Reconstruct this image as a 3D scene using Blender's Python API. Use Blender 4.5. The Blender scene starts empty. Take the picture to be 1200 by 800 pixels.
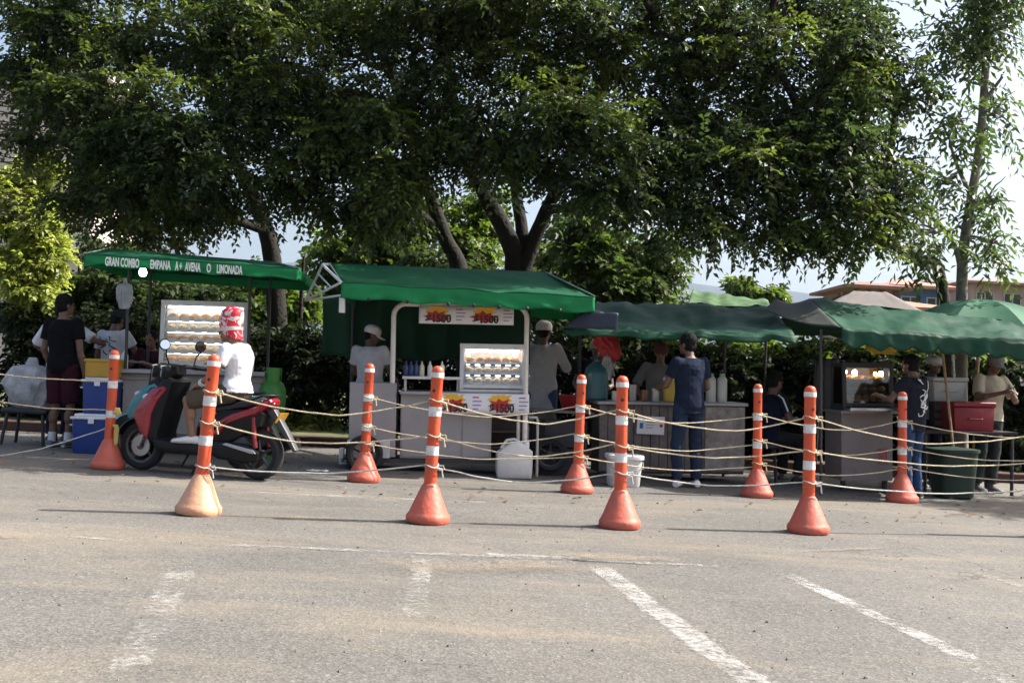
import bpy, math, random
import numpy as np
from mathutils import Vector as V, Matrix, Quaternion, noise as mnoise
R = math.radians
rng = np.random.default_rng(7)
random.seed(7)
SC = bpy.context.scene
COL = SC.collection
TMP = bpy.data.scenes.new('workbench')      # a scratch scene in which meshes are worked out; removed at the end

# ------------------------------------------------------------------ camera
F = 1250.0
CAM = V((0, 0, 1.1))
CROT = (Matrix.Rotation(R(90) + math.atan(38 / F), 4, 'X') @ Matrix.Rotation(R(3.0), 4, 'Z')).to_3x3()
cd = bpy.data.cameras.new('camera'); cam = bpy.data.objects.new('camera', cd); COL.objects.link(cam)
cam.matrix_world = Matrix.Translation(CAM) @ CROT.to_4x4()
cd.sensor_width = 36; cd.lens = 36 * F / 1200; cd.clip_end = 20000; cd.clip_start = 0.05
SC.camera = cam

def ray(px, py):
    return CROT @ V(((px - 600) / F, -(py - 400) / F, -1))
def at(px, py, Y):
    d = ray(px, py); return CAM + d * (Y / d.y)
def gp(px, py):
    d = ray(px, py); p = CAM + d * (-CAM.z / d.z); p.z = 0; return p
def gat(px, Y):
    """ground point at depth Y seen in column px"""
    p = at(px, 438 + 1.1 * F / Y + (px - 600) * .052, Y); p.z = 0; return p

# ------------------------------------------------------------------ materials
MATS = {}
def mat(name, col, rough=.6, metal=0, var=.15, scale=6, bump=0, bscale=40, spec=.5, trans=0, emit=None, estr=0, dirt=None, dscale=2.5, damt=.5, coat=0, island=0, objrand=0):
    if name in MATS: return MATS[name]
    m = bpy.data.materials.new(name); m.use_nodes = True
    nt = m.node_tree; N = nt.nodes; L = nt.links
    b = N['Principled BSDF']
    b.inputs['Roughness'].default_value = rough; b.inputs['Metallic'].default_value = metal
    b.inputs['Specular IOR Level'].default_value = spec
    b.inputs['Coat Weight'].default_value = coat
    tc = N.new('ShaderNodeTexCoord')
    c = (*col, 1)
    vec = tc.outputs['Object']
    if objrand:
        oi = N.new('ShaderNodeObjectInfo'); va = N.new('ShaderNodeVectorMath'); va.operation = 'MULTIPLY_ADD'; va.inputs[1].default_value = (41, 27, 33)
        L.new(oi.outputs['Random'], va.inputs[0]); L.new(vec, va.inputs[2]); vec = va.outputs[0]
    out = None
    if var:
        n = N.new('ShaderNodeTexNoise'); n.inputs['Scale'].default_value = scale; n.inputs['Detail'].default_value = 5
        n.inputs['Roughness'].default_value = .65
        L.new(vec, n.inputs['Vector'])
        cr = N.new('ShaderNodeValToRGB')
        cr.color_ramp.elements[0].position = .3; cr.color_ramp.elements[1].position = .7
        cr.color_ramp.elements[0].color = tuple(x * (1 - var) for x in col) + (1,)
        cr.color_ramp.elements[1].color = tuple(min(1, x * (1 + var)) for x in col) + (1,)
        L.new(n.outputs['Fac'], cr.inputs['Fac']); out = cr.outputs['Color']
        rr = N.new('ShaderNodeMapRange'); rr.inputs['To Min'].default_value = max(.02, rough - .1); rr.inputs['To Max'].default_value = min(1, rough + .12)
        L.new(n.outputs['Fac'], rr.inputs['Value']); L.new(rr.outputs['Result'], b.inputs['Roughness'])
    if dirt:
        n2 = N.new('ShaderNodeTexNoise'); n2.inputs['Scale'].default_value = dscale; n2.inputs['Detail'].default_value = 8; n2.inputs['Roughness'].default_value = .75
        L.new(vec, n2.inputs['Vector'])
        r2 = N.new('ShaderNodeValToRGB'); r2.color_ramp.elements[0].position = .48; r2.color_ramp.elements[1].position = .72
        r2.color_ramp.elements[1].color = (damt, damt, damt, 1)
        L.new(n2.outputs['Fac'], r2.inputs['Fac'])
        mx = N.new('ShaderNodeMix'); mx.data_type = 'RGBA'
        L.new(r2.outputs['Color'], mx.inputs['Factor'])
        if out: L.new(out, mx.inputs['A'])
        else: mx.inputs['A'].default_value = c
        mx.inputs['B'].default_value = (*dirt, 1)
        out = mx.outputs['Result']
    if island:
        g = N.new('ShaderNodeNewGeometry')
        hs = N.new('ShaderNodeHueSaturation')
        mr = N.new('ShaderNodeMapRange'); mr.inputs['To Min'].default_value = 1 - island; mr.inputs['To Max'].default_value = 1 + island
        L.new(g.outputs['Random Per Island'], mr.inputs['Value']); L.new(mr.outputs['Result'], hs.inputs['Value'])
        mr2 = N.new('ShaderNodeMapRange'); mr2.inputs['To Min'].default_value = .485; mr2.inputs['To Max'].default_value = .515
        L.new(g.outputs['Random Per Island'], mr2.inputs['Value']); L.new(mr2.outputs['Result'], hs.inputs['Hue'])
        if out: L.new(out, hs.inputs['Color'])
        else: hs.inputs['Color'].default_value = c
        out = hs.outputs['Color']
    if out: L.new(out, b.inputs['Base Color'])
    else: b.inputs['Base Color'].default_value = c
    if bump:
        n3 = N.new('ShaderNodeTexNoise'); n3.inputs['Scale'].default_value = bscale; n3.inputs['Detail'].default_value = 4
        L.new(vec, n3.inputs['Vector'])
        bp = N.new('ShaderNodeBump'); bp.inputs['Strength'].default_value = bump; bp.inputs['Distance'].default_value = .02
        L.new(n3.outputs['Fac'], bp.inputs['Height']); L.new(bp.outputs['Normal'], b.inputs['Normal'])
    if emit:
        b.inputs['Emission Color'].default_value = (*emit, 1); b.inputs['Emission Strength'].default_value = estr
    if trans:
        t = N.new('ShaderNodeBsdfTranslucent'); ms = N.new('ShaderNodeMixShader')
        ms.inputs[0].default_value = trans
        if out:
            g2 = N.new('ShaderNodeHueSaturation'); g2.inputs['Value'].default_value = 1.5; g2.inputs['Saturation'].default_value = 1.1
            L.new(out, g2.inputs['Color']); L.new(g2.outputs['Color'], t.inputs['Color'])
        else: t.inputs['Color'].default_value = c
        L.new(b.outputs[0], ms.inputs[1]); L.new(t.outputs[0], ms.inputs[2])
        L.new(ms.outputs[0], N['Material Output'].inputs['Surface'])
    MATS[name] = m
    return m

def glass_mat():
    if 'glass' in MATS: return MATS['glass']
    m = bpy.data.materials.new('glass'); m.use_nodes = True
    nt = m.node_tree; N = nt.nodes; L = nt.links
    N.remove(N['Principled BSDF'])
    tr = N.new('ShaderNodeBsdfTransparent'); tr.inputs[0].default_value = (.98, .99, .985, 1)
    gl = N.new('ShaderNodeBsdfGlossy'); gl.inputs['Roughness'].default_value = .06
    fr = N.new('ShaderNodeFresnel'); fr.inputs['IOR'].default_value = 1.5
    ad = N.new('ShaderNodeMath'); ad.operation = 'ADD'; ad.inputs[1].default_value = .05
    ms = N.new('ShaderNodeMixShader')
    L.new(fr.outputs[0], ad.inputs[0]); L.new(ad.outputs[0], ms.inputs[0]); L.new(tr.outputs[0], ms.inputs[1]); L.new(gl.outputs[0], ms.inputs[2])
    L.new(ms.outputs[0], N['Material Output'].inputs['Surface'])
    MATS['glass'] = m; return m

# ------------------------------------------------------------------ objects
def tag(o, label=None, cat=None, group=None, kind=None):
    if label: o['label'] = label
    if cat: o['category'] = cat
    if group: o['group'] = group
    if kind: o['kind'] = kind
    return o
def thing(name, label, cat, loc=(0, 0, 0), rz=0, tilt=0, group=None):
    o = bpy.data.objects.new(name, None); COL.objects.link(o)
    o.empty_display_size = .1
    o.matrix_world = Matrix.Translation(V(loc)) @ Matrix.Rotation(rz, 4, 'Z') @ Matrix.Rotation(tilt, 4, 'Y')
    o.rotation_mode = 'XYZ'
    return tag(o, label, cat, group)
def link(name, me, parent=None, label=None):
    o = bpy.data.objects.new(name, me); COL.objects.link(o)
    if parent is not None: o.parent = parent
    if label: o['label'] = label
    return o
def copy_tree(o, parent=None):
    c = o.copy(); COL.objects.link(c)
    if parent is not None: c.parent = parent
    for ch in [x for x in bpy.data.objects if x.parent == o]: copy_tree(ch, c)
    return c
def P(M):
    """pixel -> local point of frame M on its plane y = c"""
    Mi = M.inverted(); o = Mi @ CAM; r3 = Mi.to_3x3()
    def f(px, py, c=0.0):
        d = r3 @ ray(px, py); return o + d * ((c - o.y) / d.y)
    return f

def tmp_graph():
    with bpy.context.temp_override(scene=TMP, view_layer=TMP.view_layers[0]):
        dg = bpy.context.evaluated_depsgraph_get(); dg.update(); return dg

class MB:
    def __init__(s): s.v = []; s.f = []; s.m = []; s.cur = 0
    def add(s, vs, fs):
        b = len(s.v); s.v += [tuple(x) for x in vs]
        for f in fs: s.f.append([b + i for i in f]); s.m.append(s.cur)
    def box(s, c, d, rot=None):
        hx, hy, hz = d[0] / 2, d[1] / 2, d[2] / 2
        vs = [V((x, y, z)) for x in (-hx, hx) for y in (-hy, hy) for z in (-hz, hz)]
        if rot is not None: vs = [rot @ v for v in vs]
        c = V(c); s.add([v + c for v in vs], [(0, 1, 3, 2), (4, 6, 7, 5), (0, 4, 5, 1), (2, 3, 7, 6), (0, 2, 6, 4), (1, 5, 7, 3)])
    def bb(s, x0, x1, y0, y1, z0, z1): s.box(((x0 + x1) / 2, (y0 + y1) / 2, (z0 + z1) / 2), (abs(x1 - x0), abs(y1 - y0), abs(z1 - z0)))
    def loft(s, rings, cap=True, closed=True):
        n = len(rings[0]); vs = [p for r in rings for p in r]; fs = []
        for i in range(len(rings) - 1):
            for j in range(n if closed else n - 1):
                k = (j + 1) % n
                fs.append((i * n + j, i * n + k, (i + 1) * n + k, (i + 1) * n + j))
        if cap:
            fs.append(tuple(range(n))[::-1]); fs.append(tuple((len(rings) - 1) * n + j for j in range(n)))
        s.add(vs, fs)
    def rings(s, spec, n=16):
        """spec: (centre, xaxis, yaxis, rx, ry)"""
        out = []
        for c, xa, ya, rx, ry in spec:
            out.append([V(c) + V(xa) * (rx * math.cos(2 * math.pi * j / n)) + V(ya) * (ry * math.sin(2 * math.pi * j / n)) for j in range(n)])
        s.loft(out)
    def cone(s, a, b, ra, rb, n=12):
        a = V(a); b = V(b); d = (b - a).normalized(); x = d.orthogonal().normalized(); y = d.cross(x)
        s.rings([(a, x, y, ra, ra), (b, x, y, rb, rb)], n)
    def caps(s, a, b, ra, rb, n=10):
        a = V(a); b = V(b); d = (b - a); d = d.normalized() if d.length > 1e-6 else V((0, 0, 1)); x = d.orthogonal().normalized(); y = d.cross(x)
        sp = []
        for t in (-80, -45, -15): sp.append((a + d * (ra * math.sin(R(t))), x, y, ra * math.cos(R(t)), ra * math.cos(R(t))))
        for t in (15, 45, 80): sp.append((b + d * (rb * math.sin(R(t))), x, y, rb * math.cos(R(t)), rb * math.cos(R(t))))
        s.rings(sp, n)
    def tube(s, pts, r, n=8, taper=None):
        pts = [V(p) for p in pts]; sp = []
        up = None
        for i, p in enumerate(pts):
            d = (pts[min(i + 1, len(pts) - 1)] - pts[max(i - 1, 0)]).normalized()
            if up is None: x = d.orthogonal().normalized()
            else:
                x = (up - d * up.dot(d)); x = x.normalized() if x.length > 1e-5 else d.orthogonal().normalized()
            up = x; rr = r if taper is None else r + (taper - r) * i / (len(pts) - 1)
            if isinstance(r, (list, tuple)): rr = r[i]
            sp.append((p, x, d.cross(x), rr, rr))
        s.rings(sp, n)
    def sph(s, c, r, n=12, k=8, rot=None):
        if not isinstance(r, (tuple, list, V)): r = (r, r, r)
        vs = []; c = V(c)
        for i in range(k + 1):
            t = math.pi * (i / k) ; t = min(max(t, .02), math.pi - .02)
            for j in range(n):
                a = 2 * math.pi * j / n
                p = V((r[0] * math.sin(t) * math.cos(a), r[1] * math.sin(t) * math.sin(a), r[2] * math.cos(t)))
                if rot is not None: p = rot @ p
                vs.append(p + c)
        fs = [(i * n + j, (i + 1) * n + j, (i + 1) * n + (j + 1) % n, i * n + (j + 1) % n) for i in range(k) for j in range(n)]
        fs.append(tuple(range(n))); fs.append(tuple(k * n + j for j in range(n))[::-1])
        s.add(vs, fs)
    def lathe(s, prof, c=(0, 0, 0), n=20, sq=None):
        """prof (r, z); sq: list of squareness per ring 0..1"""
        rs = []
        for i, (r, z) in enumerate(prof):
            ring = []
            for j in range(n):
                a = 2 * math.pi * j / n + .0001; k = 1.0
                if sq and sq[i]:
                    m_ = (math.cos(a) ** 6 + math.sin(a) ** 6) ** (-1 / 6); k = 1 + sq[i] * (m_ - 1)
                ring.append(V(c) + V((r * k * math.cos(a), r * k * math.sin(a), z)))
            rs.append(ring)
        s.loft(rs)
    def prism(s, pts, y0, y1, bev=0):
        """outline (x, z) extruded along y with rounded rims"""
        n = len(pts); ar = sum(pts[i][0] * pts[(i + 1) % n][1] - pts[(i + 1) % n][0] * pts[i][1] for i in range(n))
        if ar < 0: pts = pts[::-1]
        def inset(d):
            o = []
            for i in range(n):
                a = V(pts[i - 1]).to_2d() if False else V((pts[i - 1][0], pts[i - 1][1])); b = V((pts[i][0], pts[i][1])); c = V((pts[(i + 1) % n][0], pts[(i + 1) % n][1]))
                e1 = (b - a).normalized(); e2 = (c - b).normalized()
                n1 = V((-e1.y, e1.x)); n2 = V((-e2.y, e2.x)); h = n1 + n2
                h = h.normalized() if h.length > 1e-4 else n1
                o.append(b + h * (d / max(.5, h.dot(n1))))
            return o
        if bev:
            seq = [(y0, bev), (y0 + (y1 - y0) * .0 + math.copysign(bev * .35, y1 - y0), bev * .3), (y0 + math.copysign(bev, y1 - y0), 0), (y1 - math.copysign(bev, y1 - y0), 0), (y1 - math.copysign(bev * .35, y1 - y0), bev * .3), (y1, bev)]
        else: seq = [(y0, 0), (y1, 0)]
        s.loft([[V((p.x, y, p.y)) for p in inset(d)] for y, d in seq])
    def sheet(s, q, nu=12, nv=6, fn=None):
        """q = corners (00, 10, 11, 01)"""
        a, b, c, d = [V(x) for x in q]; vs = []
        for j in range(nv + 1):
            for i in range(nu + 1):
                u = i / nu; w = j / nv
                p = (a * (1 - u) + b * u) * (1 - w) + (d * (1 - u) + c * u) * w
                if fn: p = p + V(fn(u, w))
                vs.append(p)
        s.add(vs, [(j * (nu + 1) + i, j * (nu + 1) + i + 1, (j + 1) * (nu + 1) + i + 1, (j + 1) * (nu + 1) + i) for j in range(nv) for i in range(nu)])
    def mesh(s, name, mats, smooth=True):
        me = bpy.data.meshes.new(name); me.from_pydata(s.v, [], s.f)
        for m in (mats if isinstance(mats, (list, tuple)) else [mats]): me.materials.append(m)
        me.polygons.foreach_set('material_index', s.m)
        me.update()
        import bmesh
        bm = bmesh.new(); bm.from_mesh(me); bmesh.ops.recalc_face_normals(bm, faces=bm.faces); bm.to_mesh(me); bm.free()
        if smooth:
            me.polygons.foreach_set('use_smooth', [True] * len(me.polygons))
            me.set_sharp_from_angle(angle=R(38))
        return me
    def build(s, name, mats, parent=None, smooth=True, bevel=0, solid=0, label=None):
        o = link(name, s.mesh(name, mats, smooth), parent, label)
        if solid:
            d = o.modifiers.new('s', 'SOLIDIFY'); d.thickness = solid; d.offset = 0
        if bevel:
            d = o.modifiers.new('b', 'BEVEL'); d.width = bevel; d.segments = 2; d.limit_method = 'ANGLE'; d.angle_limit = R(40)
        return o
    def remesh(s, name, mats, voxel=.008, smooth=2):
        me = bpy.data.meshes.new('tmp'); me.from_pydata(s.v, [], s.f); me.update()
        import bmesh
        bm = bmesh.new(); bm.from_mesh(me); bmesh.ops.recalc_face_normals(bm, faces=bm.faces); bm.to_mesh(me); bm.free()
        o = bpy.data.objects.new('tmp', me); TMP.collection.objects.link(o)
        d = o.modifiers.new('r', 'REMESH'); d.mode = 'VOXEL'; d.voxel_size = voxel; d.adaptivity = 0
        if smooth:
            d = o.modifiers.new('sm', 'SMOOTH'); d.iterations = smooth; d.factor = .5
        dg = tmp_graph()
        r = bpy.data.meshes.new_from_object(o.evaluated_get(dg)); r.name = name
        bpy.data.objects.remove(o); bpy.data.meshes.remove(me)
        r.materials.clear()
        for m in (mats if isinstance(mats, (list, tuple)) else [mats]): r.materials.append(m)
        r.polygons.foreach_set('use_smooth', [True] * len(r.polygons))
        return r

def rect(p, px0, py0, px1, py1, c):
    """pixel rectangle on plane y=c of frame p -> x0, x1, z0, z1 (local)"""
    mx = (px0 + px1) / 2; my = (py0 + py1) / 2
    return p(px0, my, c).x, p(px1, my, c).x, p(mx, py1, c).z, p(mx, py0, c).z
def text_mesh(txt, size, depth=.001, bold=.012):
    cu = bpy.data.curves.new('t', 'FONT'); cu.body = txt; cu.size = size; cu.extrude = depth; cu.align_x = 'LEFT'
    cu.offset = bold * size; cu.resolution_u = 3
    o = bpy.data.objects.new('t', cu); TMP.collection.objects.link(o)
    dg = tmp_graph()
    me = bpy.data.meshes.new_from_object(o.evaluated_get(dg))
    bpy.data.objects.remove(o); bpy.data.curves.remove(cu)
    return me
def put_text(mb, txt, p0, p1, height, up=V((0, 0, 1)), nrm=V((0, -1, 0)), bold=.012):
    """lay flat letters from p0 to p1 (baseline) into a MB"""
    me = text_mesh(txt, 1.0, bold=bold)
    xs = [v.co.x for v in me.vertices]; ys = [v.co.y for v in me.vertices]
    x0, x1 = min(xs), max(xs); h = max(ys)
    p0 = V(p0); p1 = V(p1)
    mb.add([p0 + (p1 - p0) * ((v.co.x - x0) / (x1 - x0)) + up * (v.co.y / h * height) + nrm * (v.co.z + .001) for v in me.vertices], [list(f.vertices) for f in me.polygons])
    bpy.data.meshes.remove(me)
def npmesh(name, verts, faces, mats, midx=None, smooth=False):
    me = bpy.data.meshes.new(name); n = len(verts); k = faces.shape[1]; nf = len(faces)
    me.vertices.add(n); me.vertices.foreach_set('co', np.ascontiguousarray(verts, dtype=np.float32).ravel())
    me.loops.add(nf * k); me.loops.foreach_set('vertex_index', np.ascontiguousarray(faces, dtype=np.int32).ravel())
    me.polygons.add(nf); me.polygons.foreach_set('loop_start', np.arange(0, nf * k, k, dtype=np.int32))
    for m in mats: me.materials.append(m)
    if midx is not None: me.polygons.foreach_set('material_index', np.ascontiguousarray(midx, dtype=np.int32))
    me.update(calc_edges=True); me.validate()
    return me
HAZE = 0.0001
# ------------------------------------------------------------------ light, sky, air
pA, pD = gp(232, 605), gp(947, 627)
rowdir = (pD - pA).normalized()
SUN_AZ = math.atan2(rowdir.x, rowdir.y) - R(1.5); SUN_EL = R(46)
w = bpy.data.worlds.new('World'); SC.world = w; w.use_nodes = True
nt = w.node_tree; bg = nt.nodes['Background']
sky = nt.nodes.new('ShaderNodeTexSky'); sky.sky_type = 'NISHITA'; sky.sun_disc = False
sky.sun_elevation = SUN_EL; sky.sun_rotation = SUN_AZ; sky.air_density = 1.0; sky.dust_density = 6.0; sky.ozone_density = 1.0
nt.links.new(sky.outputs[0], bg.inputs[0]); bg.inputs[1].default_value = 0.122
sl = bpy.data.lights.new('sun', 'SUN'); sl.energy = 5.0; sl.angle = R(.53); sl.color = (1, .955, .89)
so = bpy.data.objects.new('sun', sl); COL.objects.link(so)
sdir = V((math.sin(SUN_AZ) * math.cos(SUN_EL), math.cos(SUN_AZ) * math.cos(SUN_EL), math.sin(SUN_EL)))
so.rotation_mode = 'QUATERNION'; so.rotation_quaternion = sdir.to_track_quat('Z', 'Y'); so.location = (8, 4, 14)
SC.view_settings.view_transform = 'Standard'; SC.view_settings.look = 'None'; SC.view_settings.gamma = 1
SC.view_settings.exposure = EXPO = 1.15

# ------------------------------------------------------------------ ground
def ground_material():
    m = bpy.data.materials.new('asphalt'); m.use_nodes = True
    nt = m.node_tree; N = nt.nodes; L = nt.links; b = N['Principled BSDF']
    tc = N.new('ShaderNodeTexCoord')
    mp = N.new('ShaderNodeMapping'); mp.inputs['Rotation'].default_value = (0, 0, -math.atan2(rowdir.y, rowdir.x)); mp.inputs['Scale'].default_value = (.34, 1.25, 1)
    L.new(tc.outputs['Object'], mp.inputs['Vector'])
    def noise(scale, det, rough, vec, dist=0):
        n = N.new('ShaderNodeTexNoise'); n.inputs['Scale'].default_value = scale; n.inputs['Detail'].default_value = det; n.inputs['Roughness'].default_value = rough; n.inputs['Distortion'].default_value = dist
        L.new(vec, n.inputs['Vector']); return n.outputs['Fac']
    def ramp(x, stops):
        r = N.new('ShaderNodeValToRGB'); e = r.color_ramp.elements
        while len(e) < len(stops): e.new(.5)
        for k, (p, c) in enumerate(stops):
            e[k].position = p; e[k].color = (*c, 1) if len(c) == 3 else c
        L.new(x, r.inputs['Fac']); return r.outputs['Color']
    def mix(f, a, bb, mode='MIX'):
        x = N.new('ShaderNodeMix'); x.data_type = 'RGBA'; x.blend_type = mode
        for s, v in (('Factor', f), ('A', a), ('B', bb)):
            if isinstance(v, (int, float)): x.inputs[s].default_value = v
            elif isinstance(v, tuple): x.inputs[s].default_value = (*v, 1)
            else: L.new(v, x.inputs[s])
        return x.outputs['Result']
    ob = tc.outputs['Object']
    agg = N.new('ShaderNodeTexVoronoi'); agg.inputs['Scale'].default_value = 95; L.new(ob, agg.inputs['Vector'])
    base = ramp(agg.outputs['Color'], [(0, (.062, .060, .056)), (.45, (.103, .100, .094)), (.8, (.138, .134, .126)), (1, (.22, .214, .20))])
    spk = ramp(noise(38, 3, .8, ob), [(.30, (.70,) * 3), (.5, (1,) * 3), (.72, (1.22,) * 3)])
    base = mix(1.0, base, spk, 'MULTIPLY')
    big = ramp(noise(.55, 6, .65, ob), [(.3, (.80,) * 3), (.7, (1.18,) * 3)])
    base = mix(1.0, base, big, 'MULTIPLY')
    sandf = ramp(noise(1.0, 9, .68, mp.outputs[0], .5), [(.49, (0,) * 3), (.60, (.28,) * 3), (.72, (.75,) * 3)])
    fine = ramp(noise(60, 4, .8, ob), [(.3, (.35,) * 3), (.6, (1,) * 3)])
    sandf = mix(1.0, sandf, fine, 'MULTIPLY')
    base = mix(sandf, base, (.30, .24, .16))
    film = ramp(noise(.35, 5, .6, ob), [(.35, (.05,) * 3), (.7, (.28,) * 3)])
    base = mix(film, base, (.195, .174, .140))
    oil = ramp(noise(1.7, 4, .6, ob), [(.66, (0,) * 3), (.78, (.6,) * 3)])
    base = mix(oil, base, (.05, .048, .045))
    # thin cracks
    vc = N.new('ShaderNodeTexVoronoi'); vc.feature = 'DISTANCE_TO_EDGE'; vc.inputs['Scale'].default_value = .55
    wob = N.new('ShaderNodeVectorMath'); wob.operation = 'ADD'
    nw = N.new('ShaderNodeTexNoise'); nw.inputs['Scale'].default_value = 2.2; nw.inputs['Detail'].default_value = 6
    L.new(ob, nw.inputs['Vector']); L.new(ob, wob.inputs[0]); L.new(nw.outputs['Color'], wob.inputs[1]); L.new(wob.outputs[0], vc.inputs['Vector'])
    ck = ramp(vc.outputs['Distance'], [(0, (1,) * 3), (.0035, (.8,) * 3), (.007, (0,) * 3)])
    ckm = ramp(noise(.45, 3, .5, ob), [(.54, (0,) * 3), (.6, (.6,) * 3)])
    base = mix(mix(1.0, ck, ckm, 'MULTIPLY'), base, (.035, .033, .03))
    L.new(base, b.inputs['Base Color'])
    b.inputs['Roughness'].default_value = .88; b.inputs['Specular IOR Level'].default_value = .3
    bp = N.new('ShaderNodeBump'); bp.inputs['Strength'].default_value = .55; bp.inputs['Distance'].default_value = .004
    L.new(agg.outputs['Distance'], bp.inputs['Height'])
    bp2 = N.new('ShaderNodeBump'); bp2.inputs['Strength'].default_value = .5; bp2.inputs['Distance'].default_value = .03
    L.new(noise(5, 6, .7, ob), bp2.inputs['Height']); L.new(bp.outputs[0], bp2.inputs['Normal']); L.new(bp2.outputs[0], b.inputs['Normal'])
    return m
g = MB(); S = 9000
g.add([(-S, -S, 0), (S, -S, 0), (S, S, 0), (-S, S, 0)], [(0, 1, 2, 3)])
tag(g.build('ground', ground_material(), smooth=False), kind='structure')

def paint_material(name, wear, col, soft=.3, edge=.22, amax=.8):
    m = bpy.data.materials.new(name); m.use_nodes = True
    nt = m.node_tree; N = nt.nodes; L = nt.links; b = N['Principled BSDF']
    b.inputs['Base Color'].default_value = (*col, 1); b.inputs['Roughness'].default_value = .8
    tc = N.new('ShaderNodeTexCoord')
    fs = []
    for s, d in ((26, 6), (3.2, 4)):
        n = N.new('ShaderNodeTexNoise'); n.inputs['Scale'].default_value = s; n.inputs['Detail'].default_value = d; n.inputs['Roughness'].default_value = .75
        L.new(tc.outputs['Object'], n.inputs['Vector']); fs.append(n.outputs['Fac'])
    # fade across the line: uv.x runs across
    ad = N.new('ShaderNodeMath'); ad.operation = 'MULTIPLY_ADD'; ad.inputs[1].default_value = .45
    h_ = N.new('ShaderNodeMath'); h_.operation = 'MULTIPLY'; h_.inputs[1].default_value = .55; L.new(fs[0], h_.inputs[0]); fs[0] = h_.outputs[0]
    L.new(fs[1], ad.inputs[0]); L.new(fs[0], ad.inputs[2])
    at_ = N.new('ShaderNodeAttribute'); at_.attribute_name = 'edge'
    sb = N.new('ShaderNodeMath'); sb.operation = 'MULTIPLY_ADD'; sb.inputs[1].default_value = edge
    e1_ = N.new('ShaderNodeMath'); e1_.operation = 'SUBTRACT'; e1_.inputs[1].default_value = 1; L.new(at_.outputs['Fac'], e1_.inputs[0])
    L.new(e1_.outputs[0], sb.inputs[0]); L.new(ad.outputs[0], sb.inputs[2])
    r = N.new('ShaderNodeValToRGB'); r.color_ramp.elements[0].position = wear; r.color_ramp.elements[1].position = min(1, wear + soft)
    r.color_ramp.elements[1].color = (amax, amax, amax, 1)
    L.new(sb.outputs[0], r.inputs['Fac'])
    t = N.new('ShaderNodeBsdfTransparent'); ms = N.new('ShaderNodeMixShader')
    L.new(r.outputs['Color'], ms.inputs[0]); L.new(t.outputs[0], ms.inputs[1]); L.new(b.outputs[0], ms.inputs[2])
    L.new(ms.outputs[0], N['Material Output'].inputs['Surface'])
    return m
PAINTS = [paint_material('worn_paint', .435, (.56, .555, .53), .24, .22, .78), paint_material('faint_paint', .47, (.50, .49, .46), .24, .25, .7), paint_material('sand_drift', .30, (.31, .245, .165), .40, .32, .7)]
def stripe(name, a, b, width, k, z=.004, n=40):
    a = V((a.x, a.y, 0)); b = V((b.x, b.y, 0)); d = (b - a).normalized(); s = V((-d.y, d.x, 0))
    m = MB(); vs = []; fs = []; ed = []
    for i in range(n + 1):
        t = i / n
        for j in range(5):
            q = (j - 2) / 2
            vs.append(a + (b - a) * t + s * (width / 2 * q * (1 + .08 * mnoise.noise(V((i * .5, q, k))))) + V((0, 0, z))); ed.append(min(1, 2 * (1 - abs(q))) * min(1, 9 * min(t, 1 - t)) if k < 2 else min(1, 1.3 * (1 - abs(q))) * min(1, 2.4 * min(t, 1 - t)))
    for i in range(n):
        for j in range(4): fs.append((i * 5 + j, i * 5 + j + 1, (i + 1) * 5 + j + 1, (i + 1) * 5 + j))
    m.add(vs, fs); o = m.build(name, PAINTS[k], smooth=False)
    at_ = o.data.attributes.new('edge', 'FLOAT', 'POINT'); at_.data.foreach_set('value', ed)
    return tag(o, kind='structure')
stripe('parking_line', gp(690, 656), gp(912, 822), .215, 0)
stripe('parking_line', gp(912, 669), gp(1176, 790), .17, 0)
stripe('parking_line', gp(1110, 768), gp(1290, 850), .12, 1)
stripe('parking_line', gp(222, 652), gp(138, 806), .24, 1)
stripe('parking_line', gp(496, 650), gp(484, 730), .20, 1)
stripe('parking_line', gp(1122, 665), gp(1400, 745), .12, 1)
stripe('parking_line', gp(195, 636), gp(930, 668), .12, 1, .008)
stripe('parking_line', gp(30, 625), gp(195, 637), .10, 1)
stripe('parking_line', gp(250, 575), gp(600, 590), .16, 1)
stripe('parking_line', gp(560, 650), gp(690, 656), .10, 0, .012)
stripe('sand_patch', gp(330, 662), gp(800, 668), .55, 2, .016)
stripe('sand_patch', gp(235, 604), gp(470, 610), .30, 2)
stripe('sand_patch', gp(560, 650), gp(860, 660), .42, 2, .020)
stripe('sand_patch', gp(860, 650), gp(1100, 640), .12, 2, .008)

# grit and fallen leaves
m = MB(); random.seed(21)
for i in range(1500):
    Y = 3.2 + 9.5 * random.random() ** 1.5; x = random.uniform(-.6, .6) * Y; r = random.choice((.002, .003, .003, .005, .008)) * (.6 + .5 * random.random()) * (1 + Y * .06)
    c = V((x, Y, r * .35)); a = random.random() * 6
    m.add([c + V((r * math.cos(a), r * math.sin(a), -r * .3)), c + V((r * math.cos(a + 2), r * math.sin(a + 2), -r * .3)), c + V((r * math.cos(a + 4.1), r * math.sin(a + 4.1), -r * .3)), c + V((0, 0, r * .6))], [(0, 1, 2), (0, 1, 3), (1, 2, 3), (2, 0, 3)])
tag(m.build('grit', mat('grit', (.15, .135, .11), .9, var=0, island=.7), smooth=False), 'fine scattered stones on the asphalt', None, kind='stuff')
m = MB()
for i in range(420):
    Y = 9.0 + 5.2 * random.random(); x = random.uniform(-.6, .62) * Y; r = random.uniform(.02, .045); a = random.random() * 6; c = V((x, Y, .006)); d = V((math.cos(a), math.sin(a), 0)); s = V((-d.y, d.x, 0))
    m.add([c - d * r, c + s * r * .4 + V((0, 0, random.uniform(0, .018))), c + d * r + V((0, 0, .01)), c - s * r * .4 + V((0, 0, random.uniform(0, .015)))], [(0, 1, 2, 3)])
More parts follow.
